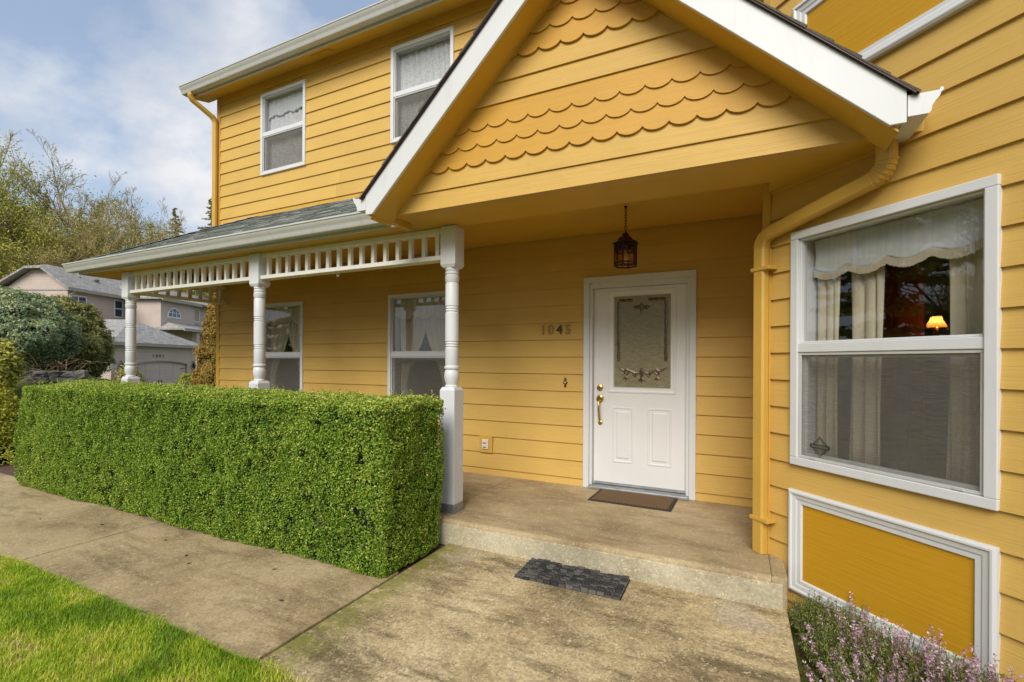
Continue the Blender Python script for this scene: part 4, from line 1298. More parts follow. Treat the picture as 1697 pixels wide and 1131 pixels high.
# ground floor: tied-back drapes and valances
for (o, ab) in ((W1, 'in the window behind the middle porch post'), (W2, 'in the window beside the tall front post')):
    wavy('drape', o[0] + .06, o[0] + .54, 0.64, 2.05, 0.12, 0.020, 6, M['drape'], 'cream drape tied back at the left side ' + ab, 'drape', group='downstairs drapes', pinch=(o[0] + .10, 0.95, 0.55))
    wavy('drape', o[1] - .54, o[1] - .06, 0.64, 2.05, 0.12, 0.020, 6, M['drape'], 'cream drape tied back at the right side ' + ab, 'drape', group='downstairs drapes', pinch=(o[1] - .10, 0.95, 0.55))
    wavy('valance', o[0] + .05, o[1] - .05, 1.9, 2.09, 0.085, 0.010, 8, M['drape'], 'cream scalloped valance ' + ab, 'valance', bottom=lambda u: 1.86 - 0.05 * abs(math.sin(u * 3 * PI)))
# bay window: roller shade with fringe, sheers
def sc(u): return 1.885 - 0.035 * math.sin(((u * 4.2) % 1.0) * PI)
sh = wavy('roller_shade', 0.262, 1.165, 1.88, 2.075, 0.09, 0.001, 1, M['shade'], 'white roller shade with scalloped fringe in the big bay window', 'shade', BAY_O, BAY_R, bottom=sc)
fr = MB()
n = 150
for i in range(n):
    u = (i + .5) / n
    x = 0.262 + 0.903 * u
    zt = sc(u) + .004
    fr.box(x - .0024, x + .0024, 0.0855 + random.uniform(-.001, .001), 0.0885, zt - 0.042 - random.uniform(0, .006), zt)
tag(fr.build('fringe', M['fringe'], sh), kind='stuff')
wavy('sheer_curtain', 0.255, 0.405, 0.70, 2.06, 0.12, 0.014, 3, M['sheer'], 'sheer curtain panel at the window side next to the downspout', 'curtain', BAY_O, BAY_R)
wavy('sheer_curtain', 0.455, 0.645, 0.70, 2.06, 0.14, 0.016, 3, M['sheer'], 'narrow sheer curtain panel hanging left of the dark middle', 'curtain', BAY_O, BAY_R)
wavy('sheer_curtain', 0.945, 1.15, 0.70, 2.06, 0.14, 0.018, 4, M['sheer'], 'sheer curtain panel right of the glowing lamp', 'curtain', BAY_O, BAY_R)
# red door leaf and lamps inside
box('door_leaf', M['room_red'], ROOM, 2.02, 2.44, 1.70, 1.74, 0.05, 2.35, 0.004)
def lamp(loc, k, label, table_h):
    l = empty('table_lamp', loc); tag(l, label, 'lamp', 'lit lamps indoors')
    sh_ = MB()
    sh_.lathe(0, 0, [(0.155 * k, 0.30 * k), (0.125 * k, 0.36 * k), (0.085 * k, 0.43 * k), (0.070 * k, 0.50 * k)], 10)
    sh_.f = sh_.f[:-2]
    sh_.build('lamp_shade', M['lampshade'], l)
    ld = bpy.data.lights.new('lamp_bulb', 'POINT'); ld.energy = 1.7 * k; ld.color = (1.0, .55, .22); ld.shadow_soft_size = 0.03
    lo = bpy.data.objects.new('lamp_bulb', ld); COL.objects.link(lo); lo.parent = l; lo.location = (0, 0, .40 * k)
    MB().lathe(0, 0, [(0.07 * k, 0.0), (0.07 * k, 0.015), (0.025 * k, 0.03), (0.045 * k, 0.10 * k), (0.05 * k, 0.16 * k), (0.02 * k, 0.24 * k), (0.012, 0.31 * k)], 16).build('base', M['brass'], l, smooth=True)
    t = empty('side_table', (loc[0], loc[1], 0.05)); tag(t, 'small dark side table under the ' + ('orange lamp' if k > .45 else 'little lamp'), 'table')
    hh = loc[2] - 0.05
    MB().box(-.25, .25, -.2, .2, hh - .035, hh - .001).build('table_top', M['wood_dark'], t, bev=.004)
    for sx in (-1, 1):
        for sy in (-1, 1): box('leg', M['wood_dark'], t, sx * .21 - .02, sx * .21 + .02, sy * .16 - .02, sy * .16 + .02, 0, hh - .036, 0.002)
lamp((2.23, 0.626, 1.47), 0.48, 'glowing orange lamp standing inside the bay window', 0.7)
lamp((2.46, 1.50, 1.56), 0.42, 'little glowing lamp deep in the bay room', 0.7)

# ================================================================== THINGS ON AND UNDER THE PORCH
LN = empty('porch_lantern', (-0.210, -0.75, 2.10)); tag(LN, 'oxblood hexagonal lantern hanging on a chain above the door', 'lantern')
cx, cy = -0.21, -0.75
def hexring(r, z, a0=PI / 6): return [(r * math.cos(a0 + k * PI / 3), r * math.sin(a0 + k * PI / 3), z) for k in range(6)]
def loft(mb, rings, cap=True):
    b = len(mb.v); n_ = len(rings[0])
    for r_ in rings: mb.v += r_
    for i in range(len(rings) - 1):
        for k in range(n_): mb.f.append((b + i * n_ + k, b + i * n_ + (k + 1) % n_, b + (i + 1) * n_ + (k + 1) % n_, b + (i + 1) * n_ + k))
    if cap:
        mb.f.append(tuple(b + k for k in range(n_ - 1, -1, -1))); e = b + (len(rings) - 1) * n_; mb.f.append(tuple(e + k for k in range(n_)))
mb = MB(); loft(mb, [hexring(0.112, 0.192), hexring(0.114, 0.198), hexring(0.075, 0.216), hexring(0.062, 0.236), hexring(0.036, 0.256), hexring(0.026, 0.278), hexring(0.012, 0.290)])
mb.build('lantern_roof', M['redmetal'], LN)
r0 = 0.094
mb = MB()
for k in range(6):
    a = PI / 6 + k * PI / 3
    mb.tube([(r0 * math.cos(a), r0 * math.sin(a), 0.0), (r0 * math.cos(a), r0 * math.sin(a), 0.192)], 0.007, 5)
    a2 = a + PI / 3
    for z in (0.006, 0.030, 0.128, 0.186):
        mb.tube([(r0 * math.cos(a), r0 * math.sin(a), z), (r0 * math.cos(a2), r0 * math.sin(a2), z)], 0.0055, 5)
    for t in np.linspace(.12, .88, 6):    # pierced band
        p = Vector((r0 * math.cos(a), r0 * math.sin(a), 0)).lerp(Vector((r0 * math.cos(a2), r0 * math.sin(a2), 0)), t)
        mb.tube([(p.x, p.y, 0.130), (p.x, p.y, 0.184)], 0.0048, 4)
mb.build('cage', M['redmetal'], LN)
for k in range(6):
    a = PI / 6 + k * PI / 3; a2 = a + PI / 3; rr_ = r0 - .006
    p, q = (rr_ * math.cos(a), rr_ * math.sin(a)), (rr_ * math.cos(a2), rr_ * math.sin(a2))
    MB().add([(p[0], p[1], .008), (q[0], q[1], .008), (q[0], q[1], .128), (p[0], p[1], .128)], [(0, 1, 2, 3)]).build('amber_pane', M['amber'], LN)
mb = MB().lathe(0, 0, [(0.012, 0.19), (0.014, 0.12), (0.026, 0.10), (0.030, 0.075), (0.020, 0.05), (0.004, 0.045)], 12); mb.build('bulb', M['outlet'], LN, smooth=True)
ch = MB()
z = 0.290; k = 0
while z < 0.50:
    pts = []
    for a in np.linspace(0, 2 * PI, 10):
        u, v = 0.009 * math.cos(a), 0.016 * math.sin(a)
        pts.append((u if k % 2 else 0, 0 if k % 2 else u, z + .014 + v))
    ch.tube(pts, 0.0028, 5); z += 0.0245; k += 1
ch.build('chain', M['redmetal'], LN)
mb = MB().lathe(0, 0, [(0.006, 0.495), (0.012, 0.500), (0.014, 0.5095)], 12); mb.build('canopy', M['redmetal'], LN)

# doormats
dm = empty('doormat', (-0.235, -0.255, 0.0), R(-1.5)); tag(dm, 'brown ribbed doormat lying in front of the white door', 'doormat')
MB().box(-.375, .375, -.225, .225, 0.001, 0.009).build('backing', M['doormat_edge'], dm, bev=0.004)
MB().box(-.345, .345, -.195, .195, 0.009, 0.014).build('pile', M['doormat'], dm, bev=0.002)
rb = MB()
for i in range(44):
    x = -.34 + i * .68 / 43
    for yy in (-.21, .21): rb.box(x - .004, x + .004, yy - .008, yy + .008, 0.009, 0.0125)
for i in range(26):
    yy = -.19 + i * .38 / 25
    for x in (-.36, .36): rb.box(x - .008, x + .008, yy - .004, yy + .004, 0.009, 0.0125)
tag(rb.build('rubber_studs', M['doormat_edge'], dm), kind='stuff')
tm = empty('link_mat', (-0.372, -1.640, ZW), R(0.5)); tag(tm, 'black mat of woven tyre rubber links below the step', 'doormat')
g2 = random.Random(5)
rows, cols = 15, 14
lq, lr = [], []
for r_ in range(rows):
    for c_ in range(cols):
        x0 = -.36 + c_ * .72 / cols + (0.0 if r_ % 2 else 0.014); x1 = min(x0 + .72 / cols - .005, .365)
        y0 = -.18 + r_ * .36 / rows; y1 = y0 + .36 / rows * .60
        bow = 0.010 * math.sin((x0 + .2) * 7) * (1 - (y0 + .18) / .36) + 0.006 * math.sin(x0 * 21 + y0 * 9)
        zt = 0.020 + bow * .7 + g2.uniform(-.002, .002) + (0.004 if (r_ + c_) % 2 else 0)
        z0 = 0.002 + max(bow, 0) * .3
        y0 -= abs(bow) * .6; y1 -= abs(bow) * .6
        v8 = [(x0, y0, z0), (x1, y0, z0), (x1, y1, z0), (x0, y1, z0), (x0, y0, zt), (x1, y0, zt), (x1, y1, zt), (x0, y1, zt)]
        t = min(max(g2.gauss(.50, .24), 0), 1)
        for f in ((4, 5, 6, 7), (0, 1, 5, 4), (1, 2, 6, 5), (2, 3, 7, 6), (3, 0, 4, 7)):
            lq.append([v8[k] for k in f]); lr.append(t if f[0] == 4 else min(t + .25, 1))
tag(poly_mesh('rubber_links', np.array(lq), 4, M['rubber'], tm, rnd=np.array(lr)), kind='stuff')
MB().box(-.358, .372, -.182, .172, 0.001, 0.006).build('shadow_backing', M['black'], tm).name = 'gap_shade_sheet'  # black sheet under the links, stands in for the shade in their gaps
rd = MB()
for c_ in range(cols + 1):
    x = -.36 + c_ * .72 / cols + .004
    rd.tube([(x, -.178, .014), (x, .178, .014)], .0022, 5)
rd.build('tie_wires', M['steel'], tm)

# ================================================================== HEDGE
HX0, HX1, HY0, HY1, HZ0, HZ1 = -6.98, -1.468, -2.285, -1.57, -0.20, 1.010
HD = empty('hedge', ((HX0 + HX1) / 2, -1.95, -0.2)); tag(HD, 'clipped green box hedge running along the porch', 'hedge')
hl = np.array([(HX0 + HX1) / 2, -1.95, -0.2])
def hedge_pts(n, face):
    u = rng.random(n); v = rng.random(n)
    if face == 'front':
        P = np.stack([HX0 + u * (HX1 - HX0), np.full(n, HY0), HZ0 + v * (HZ1 - HZ0)], 1); Nn = np.tile([0, -1., 0.25], (n, 1))
    elif face == 'top':
        P = np.stack([HX0 + u * (HX1 - HX0), HY0 + v * (HY1 - HY0), np.full(n, HZ1)], 1); Nn = np.tile([0, -.1, 1.], (n, 1))
    elif face == 'right':
        P = np.stack([np.full(n, HX1), HY0 + u * (HY1 - HY0), HZ0 + v * (HZ1 - HZ0)], 1); Nn = np.tile([1., 0, .25], (n, 1))
    elif face == 'left':
        P = np.stack([np.full(n, HX0), HY0 + u * (HY1 - HY0), HZ0 + v * (HZ1 - HZ0)], 1); Nn = np.tile([-1., 0, .25], (n, 1))
    else:
        P = np.stack([HX0 + u * (HX1 - HX0), np.full(n, HY1), HZ0 + v * (HZ1 - HZ0)], 1); Nn = np.tile([0, 1., .25], (n, 1))
    return P, Nn
Ps, Ns = [], []
for face, n in (('front', 165000), ('top', 62000), ('right', 27000), ('left', 8000), ('back', 18000)):
    p, q = hedge_pts(n, face); Ps.append(p); Ns.append(q)
P = np.concatenate(Ps); Nn = unit(np.concatenate(Ns))
# round the edges, swell and pit the clipped faces
c = np.array([(HX0 + HX1) / 2, (HY0 + HY1) / 2, (HZ0 + HZ1) / 2]); hs = np.array([(HX1 - HX0) / 2, (HY1 - HY0) / 2, (HZ1 - HZ0) / 2])
rad = 0.07
q = P - c
inner = np.clip(q, -(hs - rad), hs - rad)
dq = q - inner
ln = np.linalg.norm(dq, axis=1, keepdims=True)
corner = (np.abs(dq) > 1e-6).sum(1, keepdims=True) > 1
q = np.where(corner & (ln > rad), inner + dq / np.maximum(ln, 1e-6) * rad, q)
P = c + q
lump = vnoise(P, 0.9) * 0.022 + vnoise(P, 2.3) * 0.024 + vnoise(P, 7) * 0.022 + vnoise(P, 16) * 0.020
depth = rng.exponential(0.024, len(P)) - 0.014
depth = np.clip(depth, -0.03, 0.09)
low = np.clip((0.10 - (P[:, 2] - HZ0)) / 0.10, 0, 1)       # the skirt tucks under a little
P = P + Nn * (lump - depth - low * 0.022 * (1 + vnoise(P, 3)))[:, None]
P[:, 0] += 0.03 * vnoise(P, 2.0)
pit = vnoise(P, 13) + 0.5 * vnoise(P, 27)
keep = ~((pit < -0.52) & (rng.random(len(P)) < 0.8)) & (P[:, 2] > -0.195)
P, Nn, depth = P[keep], Nn[keep], depth[keep]
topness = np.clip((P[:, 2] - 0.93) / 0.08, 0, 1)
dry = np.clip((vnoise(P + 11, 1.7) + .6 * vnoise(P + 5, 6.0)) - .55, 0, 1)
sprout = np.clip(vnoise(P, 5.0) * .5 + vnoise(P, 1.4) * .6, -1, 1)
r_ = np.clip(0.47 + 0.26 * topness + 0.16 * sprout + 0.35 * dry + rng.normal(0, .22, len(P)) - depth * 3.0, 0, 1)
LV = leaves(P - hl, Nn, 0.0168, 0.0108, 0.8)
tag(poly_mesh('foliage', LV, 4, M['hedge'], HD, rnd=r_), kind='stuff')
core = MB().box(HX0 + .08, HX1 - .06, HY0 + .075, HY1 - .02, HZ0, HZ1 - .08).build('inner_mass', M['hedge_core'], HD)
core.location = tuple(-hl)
tw = MB()
g3 = random.Random(8)
for i in range(420):      # a few bare twigs at the surface and stems at the foot
    x = g3.uniform(HX0 + .1, HX1); z = g3.uniform(-.1, .95); y = HY0 + .03
    d = Vector((g3.uniform(-.05, .05), g3.uniform(-.035, .0), g3.uniform(.03, .10)))
    p0 = Vector((x, y, z)) - Vector(hl)
    tw.tube([tuple(p0), tuple(p0 + d)], 0.0018, 4)
for i in range(26):
    y = g3.uniform(HY0 + .1, HY1 - .05); z = g3.uniform(.2, .95)
    p0 = Vector((HX1 - .02, y, z)) - Vector(hl)
    tw.tube([tuple(p0), tuple(p0 + Vector((g3.uniform(.02, .06), g3.uniform(-.03, .03), g3.uniform(.01, .06))))], 0.0018, 4)
tag(tw.build('twigs', M['twig'], HD), kind='stuff')
# strays hanging off the right end beside the post
n = 120
P = np.stack([HX1 + rng.uniform(-.01, .03, n), rng.uniform(HY0 + .1, HY1 - .02, n), rng.uniform(.0, .95, n)], 1)
tag(poly_mesh('stray_leaves', leaves(P - hl, np.tile([1., 0, .3], (n, 1)), .02, .013, .8), 4, M['hedge'], HD, rnd=rng.random(n)), kind='stuff')
n = 2600
sx = rng.uniform(HX0 + .05, HX1 - .03, n // 10); top_ = rng.random(n // 10) < .6
b0 = np.stack([sx, np.where(top_, rng.uniform(HY0 + .05, HY1 - .05, n // 10), HY0 - .005), np.where(top_, HZ1, rng.uniform(.0, .98, n // 10))], 1)
dr_ = unit(np.stack([rng.normal(0, .3, n // 10), np.where(top_, rng.normal(0, .3, n // 10), -1.), np.where(top_, 1., .5)], 1)) * rng.uniform(.02, .065, n // 10)[:, None]
P = np.concatenate([b0 + dr_ * t for t in np.linspace(.1, 1, 10)]) + rng.normal(0, .004, (n // 10 * 10, 3))
tag(poly_mesh('shoots', leaves(P - hl, np.tile([0, -.5, 1.], (len(P), 1)), .016, .010, .8), 4, M['hedge'], HD, rnd=np.clip(rng.normal(.75, .15, len(P)), 0, 1)), kind='stuff')
# litter on the path
for i, (x, y) in enumerate([(-3.1, -2.62), (-2.95, -2.66), (-4.5, -2.55), (-3.6, -2.50), (-1.9, -2.75), (-2.3, -2.45), (-5.2, -2.7)]):
    a = g3.uniform(0, 6)
    mb = MB(); mb.add([(0, 0, .002), (.018, .007, .009), (.038, 0, .004), (.018, -.008, .005)], [(0, 1, 2, 3)]); mb.add([(0, 0, .0005), (.018, .006, .004), (.038, 0, .001), (.018, -.007, .001)], [(3, 2, 1, 0)])
    o = mb.build('dead_leaf', M['bark_dark'] if i % 2 == 0 else M['twig'], loc=(x, y, ZW), rz=a)
    tag(o, 'small dry leaf fallen on the concrete path', 'leaf', 'dead leaves on the path')

# ================================================================== SHRUBS
def cammap(a, d, z): 
    p = CAM + RT * a + F * d
    return Vector((p.x, p.y, z))
def shrub(name, label, a, d, zb, rx, ry, h, mat, n, size, lump, stem=0.25, shape='round', group=None, clump=0.10, droop=0, bright=0.0, facing=0.55):
    base = cammap(a, d, zb)
    o = empty(name, base); tag(o, label, 'shrub', group)
    u = rng.normal(size=(n, 3)); u = unit(u)
    if shape == 'cone':
        t = rng.random(n) ** 0.8
        ang = rng.uniform(0, 2 * PI, n)
        rr = (1 - t) ** 0.85 * (0.72 + 0.28 * rng.random(n) ** .5)
        P = np.stack([np.cos(ang) * rr * rx, np.sin(ang) * rr * ry, t * h], 1)
        Nn = unit(np.stack([np.cos(ang), np.sin(ang), 0 * ang + .5], 1))
        k = 1 + lump * (vnoise(P, 2.2 / max(rx, .3)) + .6 * vnoise(P, 5 / max(rx, .3)))
        P[:, :2] *= k[:, None]
    else:
        shell = 1 - np.clip(rng.exponential(0.06, n), 0, .4)
        k = 1 + lump * (vnoise(u, 1.9) + .55 * vnoise(u + 3, 4.2) + .3 * vnoise(u + 7, 9))
        P = u * (shell * k)[:, None] * np.array([rx, ry, h * .5]) + np.array([0, 0, h * .52])
        Nn = u
    # sprays: leaves gather round clump centres
    nc_ = max(int(n / 40), 10)
    idx = rng.integers(0, n, nc_)
    from_c = rng.integers(0, nc_, n)
    near = P[idx][from_c] + rng.normal(0, clump, (n, 3)) * np.array([1, 1, .7])
    sel = rng.random(n) < 0.6
    P = np.where(sel[:, None], near, P); Nn = np.where(sel[:, None], Nn[idx][from_c], Nn)
    P[:, 2] = np.maximum(P[:, 2], 0.02)
    hi = np.clip(P[:, 2] / h, 0, 1)
    tone = rng.random(nc_)
    r_ = np.clip(0.25 + bright + .25 * hi + .35 * (np.where(sel, tone[from_c], .5) - .3) + rng.normal(0, .16, n) + .2 * vnoise(P, 1.6), 0, 1)
    al = unit(Nn + np.array([0, 0, .4 - droop]))
    tag(poly_mesh('foliage', leaves(P, Nn + np.array([0, 0, .35]), size, size * .5, facing, along=al * .3 + rng.normal(size=P.shape) * .5), 4, mat, o, rnd=r_), kind='stuff')
    st = MB()
    for i in range(5):
        q = Vector((random.uniform(-.4, .4) * rx, random.uniform(-.4, .4) * ry, h * random.uniform(.35, .6)))
        st.tube([(random.uniform(-.1, .1), random.uniform(-.1, .1), -0.25), tuple(q * .5), tuple(q)], 0.03 * max(rx, .4), 5)
    st.build('stems', M['bark_dark'], o)
    # dark inside
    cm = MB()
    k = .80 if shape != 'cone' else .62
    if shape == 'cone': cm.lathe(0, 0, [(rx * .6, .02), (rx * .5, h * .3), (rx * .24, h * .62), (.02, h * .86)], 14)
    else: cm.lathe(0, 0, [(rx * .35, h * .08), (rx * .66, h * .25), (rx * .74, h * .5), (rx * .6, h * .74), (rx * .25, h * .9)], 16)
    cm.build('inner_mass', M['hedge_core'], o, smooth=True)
    return o
shrub('conifer_shrub', 'big blue-green rounded conifer shrub growing above the rocks', -12.75, 12.3, 0.98, 1.22, 1.1, 1.95, M['conifer_blue'], 44000, 0.07, 0.22, clump=.05, bright=.10)
shrub('conifer_shrub', 'olive-green leaning conifer shrub between the blue shrub and the garage', -12.85, 13.9, 0.50, 0.88, 0.85, 2.35, M['conifer_olive'], 36000, 0.075, 0.26, clump=.05, bright=.06)
shrub('golden_cypress', 'bright yellow-green dwarf cypress at the end of the hedge', -7.72, 6.95, -0.20, 0.72, 0.72, 1.32, M['conifer_gold'], 34000, 0.045, 0.16, shape='cone', clump=.035, bright=.30)
shrub('orange_conifer', 'orange-tinged narrow conifer behind the house corner', -7.80, 12.4, -0.4, 0.70, 0.70, 3.35, M['conifer_orange'], 44000, 0.055, 0.3, shape='cone', clump=.05, bright=.06)
shrub('low_bush', 'small yellow-green bush by the garage door', -19.9, 29.0, -1.0, 0.55, 0.55, 1.35, M['conifer_gold'], 2500, 0.14, 0.2)
shrub('low_bush', 'low tawny bush under the garage lantern', -22.0, 27.2, -1.0, 0.7, 0.7, 1.8, M['mossleaf'], 2500, 0.14, 0.25)
shrub('weeping_shrub', 'pale green weeping shrub trailing over the rocks', -11.25, 10.3, 0.65, 0.34, 0.34, 1.0, M['cedar'], 7000, 0.10, 0.2, droop=1.6, clump=.06, bright=.1)
# rockery
rk = empty('rockery', cammap(-11.3, 11.2, 0.4)); tag(rk, 'low wall of stacked grey rocks under the shrubs', 'rockery')
rb0 = Vector(rk.location)
g4 = random.Random(21)
for row in range(4):
    for i in range(9):
        a = -12.9 + i * .27 + (row % 2) * .15 + g4.uniform(-.05, .05); zz = 0.42 + row * .17
        p = cammap(a, 11.1 + row * .14 + g4.uniform(-.08, .08), zz) - rb0
        s0 = (g4.uniform(.15, .22), g4.uniform(.12, .2), g4.uniform(.08, .12))
        mb = MB(); seg = 8
        prof_ = [(0.8, -1), (1.0, -.5), (1.02, .3), (.9, .8), (.6, 1)]
        b = 0
        for rr_, zz_ in prof_:
            for k in range(seg):
                a_ = 2 * PI * k / seg
                j = g4.uniform(.66, 1.2)
                mb.v.append((p.x + s0[0] * rr_ * j * math.cos(a_), p.y + s0[1] * rr_ * j * math.sin(a_), p.z + s0[2] * zz_ * g4.uniform(.85, 1.1)))
        for i2 in range(4):
            for k in range(seg): mb.f.append((i2 * seg + k, i2 * seg + (k + 1) % seg, (i2 + 1) * seg + (k + 1) % seg, (i2 + 1) * seg + k))
        mb.f.append(tuple(range(seg - 1, -1, -1))); mb.f.append(tuple(range(4 * seg, 5 * seg)))
        mb.build('rock', M['rock'], rk)
dbm = MB()
for i in range(60):
    p = cammap(g4.uniform(-12.4, -10.9), g4.uniform(11.6, 12.4), g4.uniform(.85, 1.2)); q = p + Vector((g4.uniform(-.5, .5), g4.uniform(-.4, .4), g4.uniform(-.05, .35)))
    mid_ = (p + q) / 2 + Vector((0, 0, g4.uniform(.02, .12)))
    dbm.tube([tuple(p), tuple(mid_), tuple(q)], g4.uniform(.006, .014), 4)
tag(dbm.build('dead_branches', M['twig']), 'tangle of dry brown branches under the conifer shrubs', kind='stuff')

# heather in the bed
def heather(s, noff, r0, h, label, flowers, n_st):
    t = Vector((1, -1, 0)) / math.sqrt(2); nn = Vector((-1, -1, 0)) / math.sqrt(2)
    b = Vector(BAY_O) + t * s + nn * noff; b.z = -0.365
    o = empty('heather', b); tag(o, label, 'plant', 'heather plants under the bay')
    g5 = np.random.default_rng(int(s * 1000) + 5)
    ang = g5.uniform(0, 2 * PI, n_st); rad_ = r0 * np.sqrt(g5.random(n_st))
    base = np.stack([np.cos(ang) * rad_ * .55, np.sin(ang) * rad_ * .55, 0 * ang], 1)
    hh = h * (1 - .45 * (rad_ / r0) ** 2) * g5.uniform(.75, 1.12, n_st)
    tip = np.stack([np.cos(ang) * rad_ * 1.15, np.sin(ang) * rad_ * 1.15, hh], 1) + g5.normal(0, .018, (n_st, 3))
    LP, LN_, FP, FN = [], [], [], []
    for k in np.linspace(.25, 1.0, 22):
        p = base + (tip - base) * k + np.array([0, 0, 1]) * (0.03 * math.sin(k * PI))
        LP.append(p + g5.normal(0, .006, p.shape)); LN_.append(g5.normal(size=p.shape))
    if flowers:
        fl = g5.random(n_st) < flowers
        for k in np.linspace(.76, 1.10, 15):
            p = (base + (tip - base) * k)[fl]
            for _ in range(3):
                FP.append(p + g5.normal(0, .0055, p.shape)); FN.append(g5.normal(size=p.shape))
    LP = np.concatenate(LP); LN_ = np.concatenate(LN_)
    tag(poly_mesh('foliage', leaves(LP, LN_, .016, .005, .5, along=np.tile([0, 0, 1.], (len(LP), 1)), g=g5), 4, M['heather_leaf'], o, rnd=g5.random(len(LP))), kind='stuff')
    if flowers:
        FP = np.concatenate(FP); FN = np.concatenate(FN)
        tag(poly_mesh('flowers', leaves(FP, FN, .0115, .0085, .5, g=g5), 4, M['heather_flower'], o, rnd=g5.random(len(FP))), kind='stuff')
    st = MB()
    for i in range(0, n_st, 4): st.tube([tuple(base[i]), tuple((base[i] + tip[i]) / 2 + np.array([0, 0, .02])), tuple(tip[i])], .0013, 3)
    st.build('stems', M['twig'], o)
heather(0.46, 0.12, 0.14, 0.27, 'low green heather without blossom beside the porch step', 0.0, 380)
heather(0.66, 0.14, 0.16, 0.33, 'green heather with few blossoms under the left end of the panel', 0.03, 420)
heather(0.74, 0.30, 0.17, 0.30, 'pink heather with green shoots nearest the concrete landing', 0.09, 420)
heather(0.92, 0.25, 0.18, 0.36, 'pink flowering heather under the middle of the framed panel', 0.13, 440)
heather(1.12, 0.22, 0.18, 0.38, 'dense mauve heather under the right half of the panel', 0.17, 440)
heather(1.33, 0.24, 0.19, 0.39, 'mauve heather at the outer corner of the bay', 0.17, 440)
heather(1.00, 0.48, 0.20, 0.26, 'pale pink heather spreading toward the bed front', 0.14, 420)

# ================================================================== THE NEIGHBOUR'S HOUSE
NB = empty('neighbour_house', (CAM.x, CAM.y, 0), math.atan2(F.y, F.x))
tag(NB, 'mauve two-storey house with grey roofs and a double garage', 'house')
ZG = -1.15
def nbox(name, mat, x0, x1, y0, y1, z0, z1, parent=NB, bev=0): return box(name, mat, parent, x0, x1, y0, y1, z0, z1, bev)
GX0, GX1, GY = 26.95, 34.15, 22.9
# garage with a shallow arched door opening
def arch(x, a, b, z0, rise): u = (x - a) / (b - a) * 2 - 1; return z0 + rise * (1 - u * u)
da, db_ = 28.45, 33.30
N_ = 14
pts = [(GX0, ZG), (da, ZG), (da, 1.02)] + [(da + (db_ - da) * i / N_, arch(da + (db_ - da) * i / N_, da, db_, 1.02, .22)) for i in range(1, N_)] + [(db_, 1.02), (db_, ZG), (GX1, ZG), (GX1, 2.25), (GX0, 2.25)]
gw = MB()
seq = [(da + (db_ - da) * i / N_, arch(da + (db_ - da) * i / N_, da, db_, 1.02, .22)) for i in range(N_ + 1)]
gw.prism([(GX0, ZG), (da, ZG), (da, 2.25), (GX0, 2.25)], GY, GY + .2)
gw.prism([(db_, ZG), (GX1, ZG), (GX1, 2.25), (db_, 2.25)], GY, GY + .2)
for (xa, za), (xb, zb) in zip(seq[:-1], seq[1:]): gw.prism([(xa, za), (xb, zb), (xb, 2.25), (xa, 2.25)], GY, GY + .2)
gw.box(GX0, GX0 + .2, GY + .2, 31, ZG, 2.25); gw.box(GX1 - .2, GX1, GY + .2, 31, ZG, 2.25)
gw.build('garage_wall', M['nwall'], NB)
gd_ = MB().box(da - .05, db_ + .05, GY + .16, GY + .2, ZG, 1.3).build('garage_door', M['ndoor'], NB)
for i in range(4):
    zz = ZG + .02 + i * .58
    for j in range(4):
        xx = da + .03 + j * (db_ - da - .06) / 4
        box('door_panel', M['ndoor'], gd_, xx + .03, xx + (db_ - da - .06) / 4 - .03, GY + .145, GY + .159, zz + .02, min(zz + .54, 1.1), 0)
for xx in (30.75, 31.0): box('pull', M['black'], gd_, xx - .025, xx + .025, GY + .10, GY + .144, -.28, -.02, 0)
for xx in (da + .08, db_ - .55):
    box('hinge_strap', M['black'], gd_, xx, xx + .45, GY + .125, GY + .144, .70, .735, 0)
gl = seq
am = MB()
for (xa, za), (xb, zb) in zip(gl[:-1], gl[1:]): am.prism([(xa, za - .03), (xb, zb - .03), (xb, zb + .04), (xa, za + .04)], GY - .02, GY + .02)
am.build('arch_trim', M['nfascia'], NB)
for ch_, xx in zip('1003', (30.05, 30.33, 30.61, 30.89)):
    text_mesh('garage_number', ch_, .30, .01, 0, M['black'], NB, (xx, GY - .012, 1.46))
for xx in (27.55, 33.80):
    l = MB(); l.lathe(xx, GY - .14, [(.03, 1.12), (.10, 1.06), (.11, 1.02), (.09, .75), (.04, .70)], 8); l.tube([(xx, GY, 1.15), (xx, GY - .10, 1.25), (xx, GY - .14, 1.12)], .02, 5); l.tube([(xx, GY, .62), (xx, GY - .12, .60), (xx, GY - .14, .70)], .015, 5)
    l.build('wall_lantern', M['black'], NB)
def roof_faces(name, faces, th=0.14):
    mb = MB()
    for f in faces:
        f = [Vector(p) for p in f]
        n_ = len(f)
        mb.add([tuple(p) for p in f] + [tuple(p - Vector((0, 0, th))) for p in f], [tuple(range(n_)), tuple(range(2 * n_ - 1, n_ - 1, -1))] + [((i + 1) % n_, i, i + n_, (i + 1) % n_ + n_) for i in range(n_)])
    return mb.build(name, M['nroof'], NB)
e = .38
pk, bk = (30.6, 24.75, 3.92), (30.6, 31.2, 3.92)
A_, B_, C_, D_ = (GX0 - e, GY - e, 2.34), (GX1 + e, GY - e, 2.34), (GX1 + e, 31.2, 2.34), (GX0 - e, 31.2, 2.34)
roof_faces('garage_roof', [[A_, B_, pk], [B_, C_, bk, pk], [D_, A_, pk, bk]])
nbox('eave_fascia', M['nfascia'], GX0 - e - .02, GX1 + e + .02, GY - e - .03, GY - e + .03, 2.14, 2.32)
nbox('eave_fascia', M['nfascia'], GX0 - e - .03, GX0 - e + .03, GY - e + .031, 31, 2.14, 2.32)
